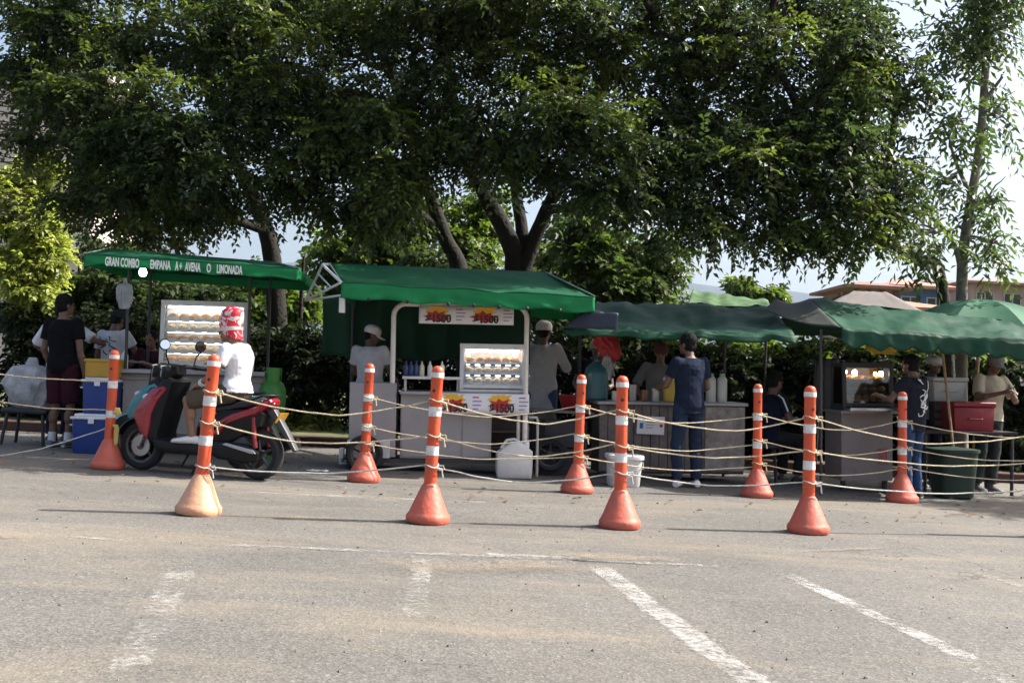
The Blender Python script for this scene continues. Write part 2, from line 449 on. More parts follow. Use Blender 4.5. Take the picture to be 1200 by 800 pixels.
tag(m.build('fallen_leaves', mat('dry_leaf', (.15, .085, .03), .8, var=0, island=.6), smooth=False), 'dry fallen leaves under the trees', None, kind='stuff')
# ------------------------------------------------------------------ verge, kerb, hills
m = MB(); NK = 50
y0 = 14.2
m.bb(-40, 40, y0, y0 + .16, 0, .13)
tag(m.build('kerb', mat('brick_kerb', (.07, .028, .022), .85, dirt=(.05, .045, .04), bump=.4), bevel=.015), kind='structure')
m = MB()
def vf(u, v): 
    return (0, 0, .06 * mnoise.noise(V((u * 90, v * 40, 1))) + .08 * mnoise.noise(V((u * 20, v * 9, 5))))
m.sheet([(-45, y0 + .16, .12), (45, y0 + .16, .12), (60, 75, .2), (-60, 75, .2)], 120, 60, vf)
tag(m.build('verge', mat('soil_grass', (.075, .085, .03), .95, var=.6, scale=2.2, dirt=(.20, .17, .09), dscale=1.3, damt=.8, bump=.8, bscale=12)), kind='structure')
m = MB()
def ridge(X, Y): 
    e = max(0.0, min(1.0, (Y - 2600) / 1200)); e = e * e * (3 - 2 * e)
    h = 375 + 60 * mnoise.noise(V((X / 900, Y / 2400, 3))) + 50 * mnoise.noise(V((X / 330, Y / 700, 9))) + 22 * mnoise.noise(V((X / 110, Y / 200, 2)))
    return -12 + e * h
nx, ny = 150, 26
vs = [(-6000 + 12000 * i / nx, 2500 + 2300 * j / ny, ridge(-6000 + 12000 * i / nx, 2500 + 2300 * j / ny)) for j in range(ny + 1) for i in range(nx + 1)]
m.add(vs, [(j * (nx + 1) + i, j * (nx + 1) + i + 1, (j + 1) * (nx + 1) + i + 1, (j + 1) * (nx + 1) + i) for j in range(ny) for i in range(nx)])
tag(m.build('hills', mat('hill_woods', (.010, .016, .014), .95, var=.35, scale=.01)), kind='structure')
if HAZE:
    hz = MB(); hz.bb(-7000, 7000, -60, 5200, -1 - 13, 480)
    hm = bpy.data.materials.new('air'); hm.use_nodes = True; N = hm.node_tree.nodes; N.remove(N['Principled BSDF'])
    pv = N.new('ShaderNodeVolumePrincipled'); pv.inputs['Color'].default_value = (.60, .77, 1, 1); pv.inputs['Density'].default_value = HAZE; pv.inputs['Anisotropy'].default_value = .2
    hm.node_tree.links.new(pv.outputs[0], N['Material Output'].inputs['Volume'])
    tag(hz.build('haze', hm, smooth=False), 'pale bluish air that fades the far hills', None, kind='stuff')

# ------------------------------------------------------------------ foliage
def leaf_mat(name, col, trans=.38, island=.45, spec=.45, rough=.42):
    return mat(name, col, rough, var=.18, scale=1.2, trans=trans, island=island, spec=spec)
def leaves(clumps, L=.088, W=.046, per=14, slen=.42, droop=.36, shell=.55, fold=.25, jitter=.5):
    """clumps: (centre, radii, n). returns verts, quads : every leaflet a folded blade on a hanging spray"""
    VV = []
    for c, r, n in clumps:
        c = np.array(c); r = np.array(r); n = int(n)
        d = rng.normal(size=(n, 3)); d /= np.linalg.norm(d, axis=1, keepdims=True)
        rad = (shell + (1 - shell) * rng.random(n)) * (1 + .22 * np.sin(d[:, 0] * 5 + c[0]) * np.cos(d[:, 2] * 6 + c[1]))
        rad *= np.where(rng.random(n) < .35, rng.random(n) ** .6, 1)
        o = c + d * r * rad[:, None]
        sd = d * np.array([1, 1, .35]) + rng.normal(size=(n, 3)) * jitter; sd[:, 2] -= droop * (.6 + .6 * rng.random(n))
        sd /= np.linalg.norm(sd, axis=1, keepdims=True)
        side = np.cross(sd, np.array([0, 0, 1.0]) + rng.normal(size=(n, 3)) * .3); side /= np.linalg.norm(side, axis=1, keepdims=True)
        nor = np.cross(side, sd)
        sl = slen * (.6 + .7 * rng.random(n)); k = per
        t = np.repeat(((np.arange(k) + .5) / k)[None, :], n, 0)
        sg = np.where(np.arange(k) % 2 == 0, 1.0, -1.0)[None, :] * np.ones((n, 1))
        base = o[:, None, :] + sd[:, None, :] * (t * sl[:, None])[:, :, None] - np.array([0, 0, 1.0]) * (t ** 2 * sl[:, None] * .25)[:, :, None]
        ax = sd[:, None, :] * .55 + side[:, None, :] * (sg * .85)[:, :, None] + rng.normal(size=(n, k, 3)) * .28
        ax[:, :, 2] -= .25
        ax /= np.linalg.norm(ax, axis=2, keepdims=True)
        nn = nor[:, None, :] + rng.normal(size=(n, k, 3)) * .36
        wv = np.cross(nn, ax); wv /= np.linalg.norm(wv, axis=2, keepdims=True)
        up = np.cross(ax, wv)
        ll = L * (.65 + .6 * rng.random((n, k, 1))); ww = W * (.7 + .5 * rng.random((n, k, 1)))
        mid = base + ax * ll * .5
        v0 = base; v1 = mid + wv * ww * .5 + up * ww * fold; v2 = base + ax * ll - np.array([0, 0, 1.0]) * ll * .12; v3 = mid - wv * ww * .5 + up * ww * fold
        VV.append(np.stack([v0, v1, v2, v3], 2).reshape(-1, 3))
    v = np.concatenate(VV); f = np.arange(len(v)).reshape(-1, 4)
    return v, f
def clump(px, py, Y, rx, ry, n, dz=.8):
    s = Y / F; c = at(px, py, Y)
    return (tuple(c), (rx * s, max(.25, (rx + ry) / 2 * s * dz), ry * s), n)
def curve(a, b, sag, n=7, wob=.1):
    a = V(a); b = V(b); L_ = (b - a).length
    return [a + (b - a) * (i / n) + V((random.uniform(-1, 1) * wob * L_ * .12, random.uniform(-1, 1) * wob * L_ * .12, sag * L_ * math.sin(math.pi * i / n))) for i in range(n + 1)]
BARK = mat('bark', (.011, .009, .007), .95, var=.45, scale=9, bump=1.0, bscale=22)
def tree(name, label, cat, trunks, clumps, leafm, root=None, limb=True, group=None, twigs=0, tk=.05, bark=None, sub=True, dens=.78, **kw):
    """trunks: list of (points, r0, r1); every clump gets a limb from the nearest trunk point"""
    base = V(trunks[0][0][0]); t = thing(name, label, cat, base, group=group)
    tm = MB(); nodes = []
    for pts, r0, r1 in trunks:
        pp = [V(p) - base for p in pts]; q = []
        for i in range(len(pp) - 1):
            for s in range(4):
                u = s / 4; a = pp[max(i - 1, 0)]; b = pp[i]; c = pp[i + 1]; d = pp[min(i + 2, len(pp) - 1)]
                q.append(.5 * ((2 * b) + (c - a) * u + (2 * a - 5 * b + 4 * c - d) * u * u + (3 * b - a - 3 * c + d) * u ** 3))
        q.append(pp[-1])
        rs = [r0 + (r1 - r0) * (i / (len(q) - 1)) for i in range(len(q))]
        if q[0].z < .3: rs[0] *= 1.35
        rs = [r * (1 + .09 * mnoise.noise(V((i * .9, r0 * 50, base.x)))) for i, r in enumerate(rs)]
        tm.tube(q, rs, 12); nodes += q[len(q) // 3:]
    cl = [((V(c) - base), r, n) for c, r, n in clumps]
    if limb:
        for c, r, n in cl:
            s = min(nodes, key=lambda q: (q - c).length + max(0, q.z - c.z) * .4)
            tm.tube(curve(s, c, .06, 7, .35), tk, 8, taper=.012)
            for k in range(6):
                e = c + V((random.uniform(-1, 1) * r[0], random.uniform(-1, 1) * r[1], random.uniform(-.8, .8) * r[2])) * .95
                st = s + (c - s) * random.uniform(.5, 1)
                tm.tube(curve(st, e, .05, 5, .5), .018, 5, taper=.004)
    for k in range(twigs):
        c, r, n = random.choice(cl)
        s = c + V((random.uniform(-1, 1) * r[0], random.uniform(-1, 1) * r[1], random.uniform(-1, 1) * r[2])) * .5
        e = s + V((random.uniform(-1, 1), random.uniform(-.6, .2), random.uniform(-.6, .6))) * .9
        tm.tube(curve(s, e, .12, 6, .8), .011, 5, taper=.003)
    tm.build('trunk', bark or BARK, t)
    if sub:
        q = []
        for c, r, n in cl:
            k = 8
            for i in range(k):
                d = V((random.gauss(0, 1), random.gauss(0, 1), random.gauss(0, 1))).normalized() * random.random() ** .4
                z = random.uniform(.28, .5)
                q.append(((c.x + d.x * r[0] * .82, c.y + d.y * r[1] * .82, c.z + d.z * r[2] * .82), (r[0] * z, r[1] * z, r[2] * z * .60), max(3, n * dens * random.uniform(.5, 1.5) / k)))
    else: q = [(tuple(c), r, n) for c, r, n in cl]
    random.shuffle(q); cut = int(len(q) * (.42 if len(leafm) > 1 else 0))
    v, f = leaves(q[cut:], **kw); mi = np.zeros(len(f), np.int32)
    if cut:
        v2, f2 = leaves(q[:cut], **kw); f = np.concatenate([f, f2 + len(v)]); v = np.concatenate([v, v2]); mi = np.concatenate([mi, np.ones(len(f2), np.int32)])
    me = npmesh('crown', v, f, leafm, mi); link('crown', me, t)
    return t
LEAF = leaf_mat('leaf_dark', (.038, .057, .017), .48, rough=.4, spec=.42)
LEAFY = leaf_mat('leaf_young', (.088, .116, .026), .52, rough=.38, spec=.45)
LEAF2 = leaf_mat('leaf_fresh', (.06, .092, .022), .45)
LEAFB = leaf_mat('leaf_bush', (.085, .125, .022), .5)
LEAFL = leaf_mat('leaf_lime', (.29, .33, .075), .5)
LEAFH = leaf_mat('leaf_hedge_shade', (.016, .024, .008), .3, rough=.6, spec=.2)  # darkened leaf colour paints in the shade behind the stalls
C = clump
# forked tree in the middle
b0 = gat(606, 14.6)
tree('shade_tree', 'large shade tree with dark trunk forking in three behind the steel cart', 'tree',
     [([b0, at(604, 330, 14.6), at(598, 285, 14.5), at(570, 230, 14.3), at(545, 180, 14.1), at(520, 60, 13.6), at(500, -60, 13.4)], .165, .05),
      ([at(606, 335, 14.6), at(612, 275, 14.6), at(604, 215, 14.7), at(610, 130, 14.6), at(640, -20, 14.5)], .11, .04),
      ([at(608, 330, 14.6), at(628, 275, 14.5), at(655, 215, 14.2), at(700, 110, 13.6), at(760, 20, 13.2)], .125, .045),
      ([at(640, 245, 14.3), at(690, 240, 13.6), at(740, 210, 13.0)], .07, .03)],
     [C(520, 60, 13.2, 110, 70, 420), C(640, 30, 13.2, 110, 70, 400), C(760, 20, 13.4, 100, 60, 330), C(560, 150, 12.6, 95, 50, 440), C(660, 140, 12.4, 90, 50, 400),
      C(745, 185, 12.2, 80, 60, 420), C(470, 200, 12.6, 60, 40, 240), C(720, 222, 12.1, 70, 36, 260), C(610, 195, 12.6, 70, 22, 130), C(780, 120, 12.9, 70, 60, 300), C(600, -60, 13.8, 200, 60, 500), C(560, -100, 11.4, 150, 50, 420), C(760, -120, 11.3, 150, 50, 420), C(350, -105, 11.5, 140, 50, 380), C(450, 130, 13.0, 80, 80, 420), C(470, 0, 13.6, 110, 70, 360), C(790, 235, 12.2, 35, 30, 80), C(560, 10, 13.0, 70, 40, 260), C(690, 60, 13.0, 60, 40, 220), C(820, 60, 13.0, 50, 50, 220), C(640, 100, 12.9, 55, 34, 200)],  # high clumps nearest the lot are unseen, added to shade the ground
     [LEAF, LEAFY], twigs=40)
b1 = gat(548, 15.4)
tree('shade_tree', 'shade tree with one leaning dark trunk left of the forked tree', 'tree',
     [([b1, at(540, 330, 15.4), at(522, 280, 15.3), at(503, 225, 15.1), at(470, 120, 14.8), at(430, 0, 14.4)], .15, .05),
      ([at(518, 270, 15.3), at(450, 225, 14.6), at(380, 190, 13.8)], .09, .04)],
     [C(380, 60, 13.8, 110, 80, 440), C(400, 170, 13.0, 90, 60, 420), C(310, 130, 13.4, 80, 80, 380), C(430, 235, 13.3, 70, 35, 220), C(350, 235, 13.4, 75, 40, 260), C(330, 10, 14.2, 130, 80, 460), C(420, -60, 14.6, 140, 60, 360), C(388, 112, 13.2, 46, 34, 200)],
     [LEAF, LEAFY], twigs=25)
b2 = gat(330, 16.4)
tree('shade_tree', 'dense dark tree over the lettered stall with feathery hanging sprays', 'tree',
     [([b2, at(322, 330, 16.3), at(305, 250, 16.0), at(260, 150, 15.2), at(220, 30, 14.6)], .17, .06),
      ([at(312, 270, 16.1), at(230, 240, 15.0), at(150, 200, 14.0), at(80, 170, 13.4)], .08, .03)],
     [C(200, 50, 13.6, 100, 70, 420), C(100, 30, 13.6, 80, 60, 300), C(190, 130, 12.8, 90, 55, 420), C(110, 110, 13.2, 55, 45, 190), C(250, 190, 12.8, 80, 50, 360), C(170, 215, 12.9, 75, 40, 300), C(240, 255, 13.6, 80, 30, 240), C(150, 268, 13.8, 55, 22, 130), C(60, -20, 14.0, 120, 50, 300), C(50, 40, 13.6, 50, 45, 260), C(20, 70, 13.8, 30, 30, 110), C(230, -50, 14.4, 140, 50, 360), C(280, 90, 13.4, 70, 60, 300), C(265, 22, 13.4, 60, 36, 300), C(140, 160, 13.0, 50, 36, 200), C(70, 140, 13.7, 40, 30, 70), C(95, 185, 13.6, 34, 30, 80), C(45, 110, 13.8, 36, 26, 90), C(105, 232, 13.5, 40, 26, 170), C(40, 165, 14.0, 34, 26, 80)],
     [LEAF, LEAFY], twigs=10)
# bare twigs before the beige block
t = thing('bare_tree', 'thin bare twigs crossing the pale building at left edge', 'tree', gat(-36, 14.5)); base = V(t.location); m = MB()
m.tube([V((0, 0, 0)), at(-36, 300, 14.5) - base, at(-30, 180, 14.3) - base, at(-26, 60, 14.2) - base], .06, 8, taper=.02)
for k in range(34):
    y = random.uniform(85, 235); a = at(random.uniform(-34, -26), y, 14.4) - base; e = at(random.uniform(70, 150), y + random.uniform(-70, 25), random.uniform(13.6, 14.6)) - base
    cv = curve(a, e, random.uniform(-.16, .05), 9, .6); m.tube(cv, .011, 5, taper=.003)
    for q in (3, 5, 7):
        m.tube(curve(cv[q], cv[q] + V((random.uniform(.1, .5), random.uniform(-.2, .2), random.uniform(-.3, .45))), -.1, 4, .5), .006, 4, taper=.002)
m.build('trunk', mat('twig_bark', (.09, .06, .065), .9), t)
# right-hand crown with the leaning limb
b3 = gat(1118, 14.2)
tree('shade_tree', 'broad dark crown hanging over the right stalls from a leaning trunk', 'tree',
     [([b3, at(1104, 335, 14.2), at(1080, 305, 14.0), at(1045, 285, 13.8), at(1000, 235, 13.4), at(950, 150, 13.0), at(900, 60, 12.8)], .085, .045),
      ([at(1020, 262, 13.6), at(1040, 200, 13.3), at(1050, 110, 13.0)], .06, .03), ([at(960, 170, 13.1), at(880, 190, 12.7), at(840, 210, 12.4)], .05, .03)],
     [C(890, 80, 12.8, 90, 70, 420), C(990, 90, 12.8, 80, 65, 380), C(1055, 110, 12.9, 45, 50, 110), C(870, 180, 12.3, 70, 60, 400), C(960, 190, 12.3, 75, 60, 430), C(1040, 190, 12.6, 50, 55, 160), C(850, 255, 12.2, 50, 28, 170), C(930, 262, 12.2, 60, 28, 220), C(1010, 255, 12.3, 55, 32, 210), C(1055, 250, 12.6, 26, 26, 40), C(840, 30, 13.4, 80, 50, 260), C(940, -10, 13.6, 130, 45, 400), C(930, -120, 11.5, 130, 50, 340), C(830, 140, 12.6, 35, 50, 130), C(950, 140, 12.7, 80, 34, 300), C(1000, 40, 13.0, 50, 40, 180)],  # the high near clump is out of view, added to cast ground shade
     [LEAF, LEAFY], twigs=25)
b5 = gat(1600, 12.6)  # out-of-view tree, added and shaped to cast shade on the right stalls
tree('shade_tree', 'unseen tree past the right edge, added to shade the right stalls', 'tree',
     [([b5, b5 + V((.05, 0, 1.5)), b5 + V((-.1, -.1, 3.2)), b5 + V((-.4, -.5, 5.2)), b5 + V((-.8, -.8, 7.0))], .17, .06)],
     [(tuple(b5 + V((-1.3, -.8, 3.9))), (1.4, 1.3, .8), 420), (tuple(b5 + V((.4, -1.0, 4.4))), (1.5, 1.3, .9), 420), (tuple(b5 + V((1.9, -.9, 5.0))), (1.6, 1.3, .9), 420), (tuple(b5 + V((3.2, -.6, 5.6))), (1.4, 1.3, .9), 350)], [LEAF])
# slender tree at the right edge
BARK2 = BARK
b4 = gat(1128, 13.4)
tree('slender_tree', 'slender tree with pale trunk and sparse drooping leaves at right', 'tree',
     [([b4, at(1127, 335, 13.4), at(1134, 260, 13.4), at(1148, 170, 13.4), at(1156, 60, 13.4), at(1158, -40, 13.4)], .075, .04),
      ([at(1126, 318, 13.4), at(1118, 285, 13.3), at(1100, 262, 13.2), at(1085, 250, 13.1)], .035, .012), ([at(1140, 235, 13.4), at(1120, 190, 13.3), at(1112, 160, 13.2)], .03, .012), ([at(1152, 120, 13.4), at(1175, 90, 13.3)], .03, .015)],
     [C(1115, 40, 13.2, 45, 45, 80), C(1165, 30, 13.3, 40, 50, 80), C(1120, 140, 13.2, 40, 40, 40), C(1170, 130, 13.4, 26, 45, 30), C(1105, 215, 13.2, 36, 34, 30), C(1165, 235, 13.3, 26, 36, 22), C(1092, 275, 13.1, 36, 22, 18), C(1165, 285, 13.2, 20, 20, 8), C(1140, -30, 13.4, 80, 40, 140)],
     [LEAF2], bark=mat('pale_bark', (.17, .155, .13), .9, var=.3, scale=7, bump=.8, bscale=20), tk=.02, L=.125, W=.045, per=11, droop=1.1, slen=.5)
# far background trees and bushes, sunlit behind the shade trees
def bush(label, px, Y, blobs, lm, name='bush', cat='bush', group='bushes behind the stalls', L=.12, W=.07, **kw):
    b = gat(px, Y)
    return tree(name, label, cat, [([b, at(px, 380, Y), at(px + 4, 300, Y)], .05, .02)], [C(*q) for q in blobs], [lm], group=group, tk=.025, L=L, W=W, **kw)
bush('lime green sunlit tree at the left edge of the lot', 40, 15.8, [(30, 225, 15.8, 40, 36, 420), (42, 275, 15.6, 40, 36, 480), (30, 322, 15.5, 46, 30, 460), (15, 265, 15.8, 40, 60, 350), (45, 190, 15.9, 34, 24, 160)], LEAFL, 'leafy_tree', 'tree', None, L=.085, W=.05, slen=.28)
bush('sunlit bush between the lettered stall and the steel cart', 320, 17.4, [(312, 372, 17.4, 48, 26, 330), (350, 350, 17.6, 34, 26, 160), (285, 330, 17.8, 50, 28, 200)], LEAFB)
bush('yellow green bush seen past the leaning trunk', 440, 18.6, [(420, 285, 18.6, 55, 40, 330), (470, 260, 18.8, 50, 45, 300), (400, 330, 18.4, 60, 30, 260), (470, 320, 18.6, 55, 32, 260)], LEAFB, L=.14)
bush('yellow green bush seen between the leaning and forked trunks', 560, 19.0, [(550, 290, 19, 45, 45, 300), (560, 235, 19.2, 40, 40, 160), (640, 300, 19, 45, 38, 240)], LEAFB, L=.14)
bush('bright bush right of the forked trunk above the tarp', 730, 15.8, [(700, 315, 16.0, 50, 36, 420), (755, 322, 15.8, 46, 30, 380), (690, 268, 16.2, 45, 36, 200), (770, 280, 16.0, 26, 26, 80), (742, 352, 15.8, 50, 18, 180)], LEAF2, L=.13, W=.06)
bush('dark bush filling the gap behind the steel cart', 590, 17.6, [(520, 330, 17.6, 70, 40, 380), (620, 330, 17.6, 60, 40, 320), (680, 350, 17.4, 50, 40, 260), (590, 375, 17.4, 120, 30, 360), (460, 360, 17.4, 60, 36, 240)], LEAF)
bush('dark bush behind the left customers', 90, 16.6, [(120, 330, 16.6, 60, 26, 300), (60, 370, 16.4, 50, 26, 260), (180, 350, 16.8, 60, 26, 260), (240, 345, 17, 60, 28, 260), (150, 295, 17.2, 60, 24, 200)], LEAF)
bush('pale feathery bush far behind the tarp peak', 880, 40, [(870, 338, 40, 16, 14, 160), (905, 342, 40, 14, 9, 100)], LEAFB, L=.25, W=.12)
bush('low yellow green undergrowth beyond the kerb', 352, 16.2, [(325, 478, 16.0, 30, 26, 120), (372, 478, 16.4, 32, 26, 150), (345, 490, 15.8, 60, 12, 110)], LEAFL, L=.16, W=.035)
# clipped hedge
def hedge(label, px0, px1, Y, top, n, lm, low=True):
    b = gat((px0 + px1) / 2, Y); t = thing('hedge', label, 'hedge', b, group='hedges behind the stalls'); m = MB()
    cl = []; k = max(2, int((px1 - px0) / 42)); 
    for i in range(k):
        px = px0 + (px1 - px0) * (i + .5) / k; c = at(px, top + random.uniform(-4, 4) + (px - (px0 + px1) / 2) * .052, Y) - b
        for z in ((c.z - .28, c.z * .5, c.z * .22 + .1) if low else (c.z - .25, c.z - .62)):
            cl.append(((c.x, random.uniform(-.1, .1), z), (.42, .45, .38), n))
        for q in range(3):
            x = c.x + random.uniform(-.2, .2); m.tube(curve((x, random.uniform(-.2, .2), -.05), (x + random.uniform(-.15, .15), 0, c.z * .8), .02, 5, .4), .022, 6, taper=.01)
    m.build('stem', BARK, t); v, f = leaves(cl, L=.10, W=.055, per=11, slen=.28, droop=.25, shell=.5, jitter=.8)
    link('foliage', npmesh('foliage', v, f, [lm]), t)
hedge('dark hedge behind the lettered stall', 20, 300, 15.6, 368, 150, LEAFH)
hedge('dark hedge between the scooter and the steel cart', 290, 420, 15.9, 392, 190, LEAFH, False)
hedge('hedge hidden behind the steel cart', 420, 690, 15.8, 395, 90, LEAFH)
hedge('sunlit topped hedge behind the tarp stall', 690, 960, 15.4, 410, 170, LEAFH)
hedge('hedge behind the right stalls', 960, 1240, 15.4, 413, 150, LEAFH)
def sprigs(label, px0, px1, Y, top, n):
    b = gat((px0 + px1) / 2, Y); t = thing('climbing_plant', label, 'plant', b, group='fresh shoots along the hedge tops'); m = MB(); cl = []
    k = int((px1 - px0) / 16)
    for i in range(k):
        px = px0 + (px1 - px0) * (i + .5) / k; c = at(px, top + random.uniform(-5, 5) + (px - (px0 + px1) / 2) * .052, Y) - b
        cl.append(((c.x, random.uniform(-.2, .3), c.z), (.26, .34, .15), n)); m.tube(curve((c.x + random.uniform(-.2, .2), 0, 0), c, .03, 5, .4), .008, 5)
    m.build('stem', BARK, t); v, f = leaves(cl, L=.12, W=.07, per=7, slen=.24, droop=-.1, shell=.3, jitter=.9)
    link('foliage', npmesh('foliage', v, f, [LEAFB]), t)
sprigs('fresh sunlit shoots on the hedge behind the tarp stall', 700, 960, 15.5, 406, 26)
sprigs('fresh sunlit shoots on the hedge behind the right stalls', 960, 1230, 15.5, 411, 16)
# ------------------------------------------------------------------ buildings
def window(t, x, z, w, h, y, glassm):
    m = MB(); fw = .06
    for a in ((x - w / 2, x + w / 2, z, z + fw), (x - w / 2, x + w / 2, z + h - fw, z + h), (x - w / 2, x - w / 2 + fw, z + fw, z + h - fw), (x + w / 2 - fw, x + w / 2, z + fw, z + h - fw), (x - fw / 2, x + fw / 2, z + fw, z + h - fw)):
        m.bb(a[0], a[1], y - .05, y + .03, a[2], a[3])
    o = m.build('window', mat('frame_grey', (.35, .35, .34), .5), t)
    m = MB(); m.bb(x - w / 2 + fw, x + w / 2 - fw, y - .012, y + .0, z + fw, z + h - fw); m.build('pane', glassm, o)
DARKG = mat('dark_pane', (.03, .035, .04), .12, var=0)
b = gat(60, 44); t = thing('apartment_building', 'tall pale rendered building behind the left trees', 'building', b); p = P(t.matrix_world)
x0 = p(-120, 300).x; x1 = p(104, 300).x; zt = p(70, 88).z
m = MB(); m.bb(x0, x1, 0, 5, 0, zt); m.build('wall', mat('cream_render', (.52, .46, .42), .9, var=.1, scale=.6, dirt=(.3, .26, .23), dscale=.4), t)
m = MB(); m.bb(x0 - .3, x1 + .3, -.3, 5.3, zt, zt + .35); m.build('roof', mat('concrete', (.33, .31, .29), .9), t)
m = MB(); m.bb(x0, x1, -.25, -.002, 5.0, 5.15); m.build('ledge', mat('concrete', (.33, .31, .29)), t)
for i in range(4):
    for z in (1.6,): window(t, x0 + 1.6 + i * (x1 - x0 - 3.2) / 3, z, 1.3, 1.4, 0, DARKG)
b = gat(145, 34); t = thing('garden_wall', 'low sunlit beige wall glimpsed left of the lettered stall', 'wall', b); p = P(t.matrix_world)
m = MB(); m.bb(p(60, 350).x, p(215, 350).x, 0, .25, -.1, p(140, 338).z); m.build('wall', mat('beige_wall', (.55, .43, .30), .9, dirt=(.35, .27, .2)), t)
m = MB(); m.bb(p(60, 350).x - .1, p(215, 350).x + .1, -.06, .31, p(140, 338).z + .002, p(140, 338).z + .1); m.build('coping', mat('concrete', (.33, .31, .29)), t)
ROOF = mat('clay_roof', (.24, .115, .085), .85, var=.3, scale=3, dirt=(.16, .09, .07), dscale=.8)
def house(label, px0, px1, Y, eave, ridge_, wallc, roofm, depth=7, win=3, wname='w', over=.6, open_=False):
    b = gat((px0 + px1) / 2, Y); t = thing('house', label, 'house', b, group='houses beyond the stalls'); p = P(t.matrix_world)
    x0, x1 = p(px0, 340).x, p(px1, 340).x; ze = p((px0 + px1) / 2, eave).z; zr = p((px0 + px1) / 2, ridge_, depth / 2).z
    wm = mat('wall_' + wname, wallc, .9, dirt=tuple(q * .6 for q in wallc), dscale=.7)
    m = MB(); m.bb(x0, x1, 0 if not open_ else 2.5, depth, 0, ze); m.build('wall', wm, t)
    m = MB()
    a = [(x0 - over, -over, ze + .002), (x1 + over, -over, ze + .002), (x1 + over, depth + over, ze + .002), (x0 - over, depth + over, ze + .002)]
    m.add(a + [(x0 + 1.2, depth / 2, zr), (x1 - 1.2, depth / 2, zr)] + [(q[0], q[1], q[2] + .14) for q in a], [(0, 3, 2, 1), (0, 1, 7, 6), (1, 2, 8, 7), (2, 3, 9, 8), (3, 0, 6, 9), (6, 7, 5, 4), (8, 9, 4, 5), (7, 8, 5), (9, 6, 4)])
    m.build('roof', roofm, t, smooth=False)
    if open_:
        for k in range(4):
            m = MB(); x = x0 + .2 + k * (x1 - x0 - .4) / 3; m.bb(x - .1, x + .1, .1, .3, 0, ze); m.build('post', mat('post_brown', (.10, .05, .035)), t)
    for k in range(win): window(t, x0 + (x1 - x0) * (k + .5) / win, ze - 1.5, 1.0, 1.1, 0 if not open_ else 2.5, DARKG)
    return t
house('low house with red clay roof on open posts', 1000, 1056, 52, 339, 331, (.25, .17, .13), ROOF, open_=True, wname='brown', depth=5)
house('house with blue wall under a pinkish clay roof', 1052, 1112, 56, 339, 329, (.06, .13, .27), mat('pink_roof', (.42, .20, .15), .85, var=.2), wname='blue', win=2)
house('pale grey house with dark gable behind the slender trunk', 1090, 1122, 75, 334, 326, (.30, .29, .30), mat('grey_roof', (.17, .15, .16), .8), wname='grey', win=2)
house('wide beige house at the right edge', 1138, 1300, 60, 337, 331, (.38, .28, .23), mat('brown_roof', (.22, .13, .11), .85), wname='beige', win=5)
house('low house with faded terracotta roof under the branch', 1040, 1115, 38, 366, 352, (.35, .25, .2), mat('terra_roof', (.33, .16, .11), .85, var=.3), wname='terra', win=4)
house('small white house glimpsed under the middle tarp', 755, 800, 30, 393, 384, (.72, .70, .66), mat('brown_roof', (.22, .13, .11)), wname='white', win=2)
b = gat(757, 30); t = thing('utility_pole', 'thin grey pole seen in the gap between crowns', 'pole', b)
m = MB(); top = at(758, 150, 30) - b; m.tube([(0, 0, 0), top], .09, 10, taper=.06); m.build('shaft', mat('concrete', (.33, .31, .29)), t)
m = MB(); m.bb(-.7, .7, -.06, .06, top.z - .9, top.z - .78); m.build('crossarm', mat('post_brown', (.10, .05, .035)), t)
# ------------------------------------------------------------------ delineator posts
ORANGE = mat('orange_plastic', (.62, .085, .028), .42, var=.10, scale=7, dirt=(.26, .075, .045), dscale=9, damt=.7, bump=.12, bscale=30, objrand=1)
ORANGEB = mat('faded_red_rubber', (.52, .105, .062), .55, var=.12, scale=9, dirt=(.24, .12, .085), dscale=7, damt=.75, bump=.25, bscale=26, objrand=1)
TANB = mat('sun_bleached_rubber', (.62, .33, .20), .6, var=.12, scale=8, dirt=(.45, .19, .10), dscale=4, damt=.7, bump=.2, bscale=26)
BAND = mat('reflective_white', (.72, .72, .69), .35, var=.08, scale=14, dirt=(.28, .26, .24), dscale=18, damt=.8, objrand=1)
HOLE = mat('black_plastic', (.018, .018, .02), .45, var=.2)
def make_post(label, basem, seed):
    t = thing('delineator_post', label, 'traffic post', group='orange posts roped across the lot')
    m = MB(); H = 1.13
    m.lathe([(.02, .004), (.148, .004), (.156, .018), (.157, .05), (.146, .066), (.135, .085), (.062, .262), (.052, .276), (.046, .285), (.02, .285)], n=32, sq=[0, .16, .16, .16, .15, .12, .0, 0, 0, 0])
    m.build('base', basem, t)
    m = MB()
    m.lathe([(.02, .26), (.0465, .27), (.045, .50), (.0435, .80), (.0425, 1.03), (.0455, 1.035), (.0465, 1.05), (.046, 1.085), (.041, 1.108), (.030, 1.123), (.012, 1.13)], n=22)
    m.build('pole', ORANGE, t)
    for z0, z1 in ((.485, .555), (.765, .835), (1.045, 1.083)):
        m = MB(); r0 = .047 if z0 < 1 else .0482
        m.lathe([(r0 - .004, z0), (r0, z0 + .001), (r0 - .0012, z1 - .001), (r0 - .005, z1)], n=22)
        m.build('reflective_band', BAND, t)
    m = MB(); m.rings([((0, -.0445, .95), V((1, 0, 0)), V((0, 0, 1)), .012, .012), ((0, -.0475, .95), V((1, 0, 0)), V((0, 0, 1)), .012, .012)], 10)
    m.build('eyelet', HOLE, t)
    return t
FR = [(232, 605, 250, 'orange post with sun bleached tan base beside the scooter rider', 1), (501, 615, 513, 'orange post in front of the steel cart price banner', 0),
      (726, 621, 730, 'orange post in front of the white bucket', 0), (947, 627, 951, 'orange post at front right, tallest there, left of the graffiti shirt man', 0)]
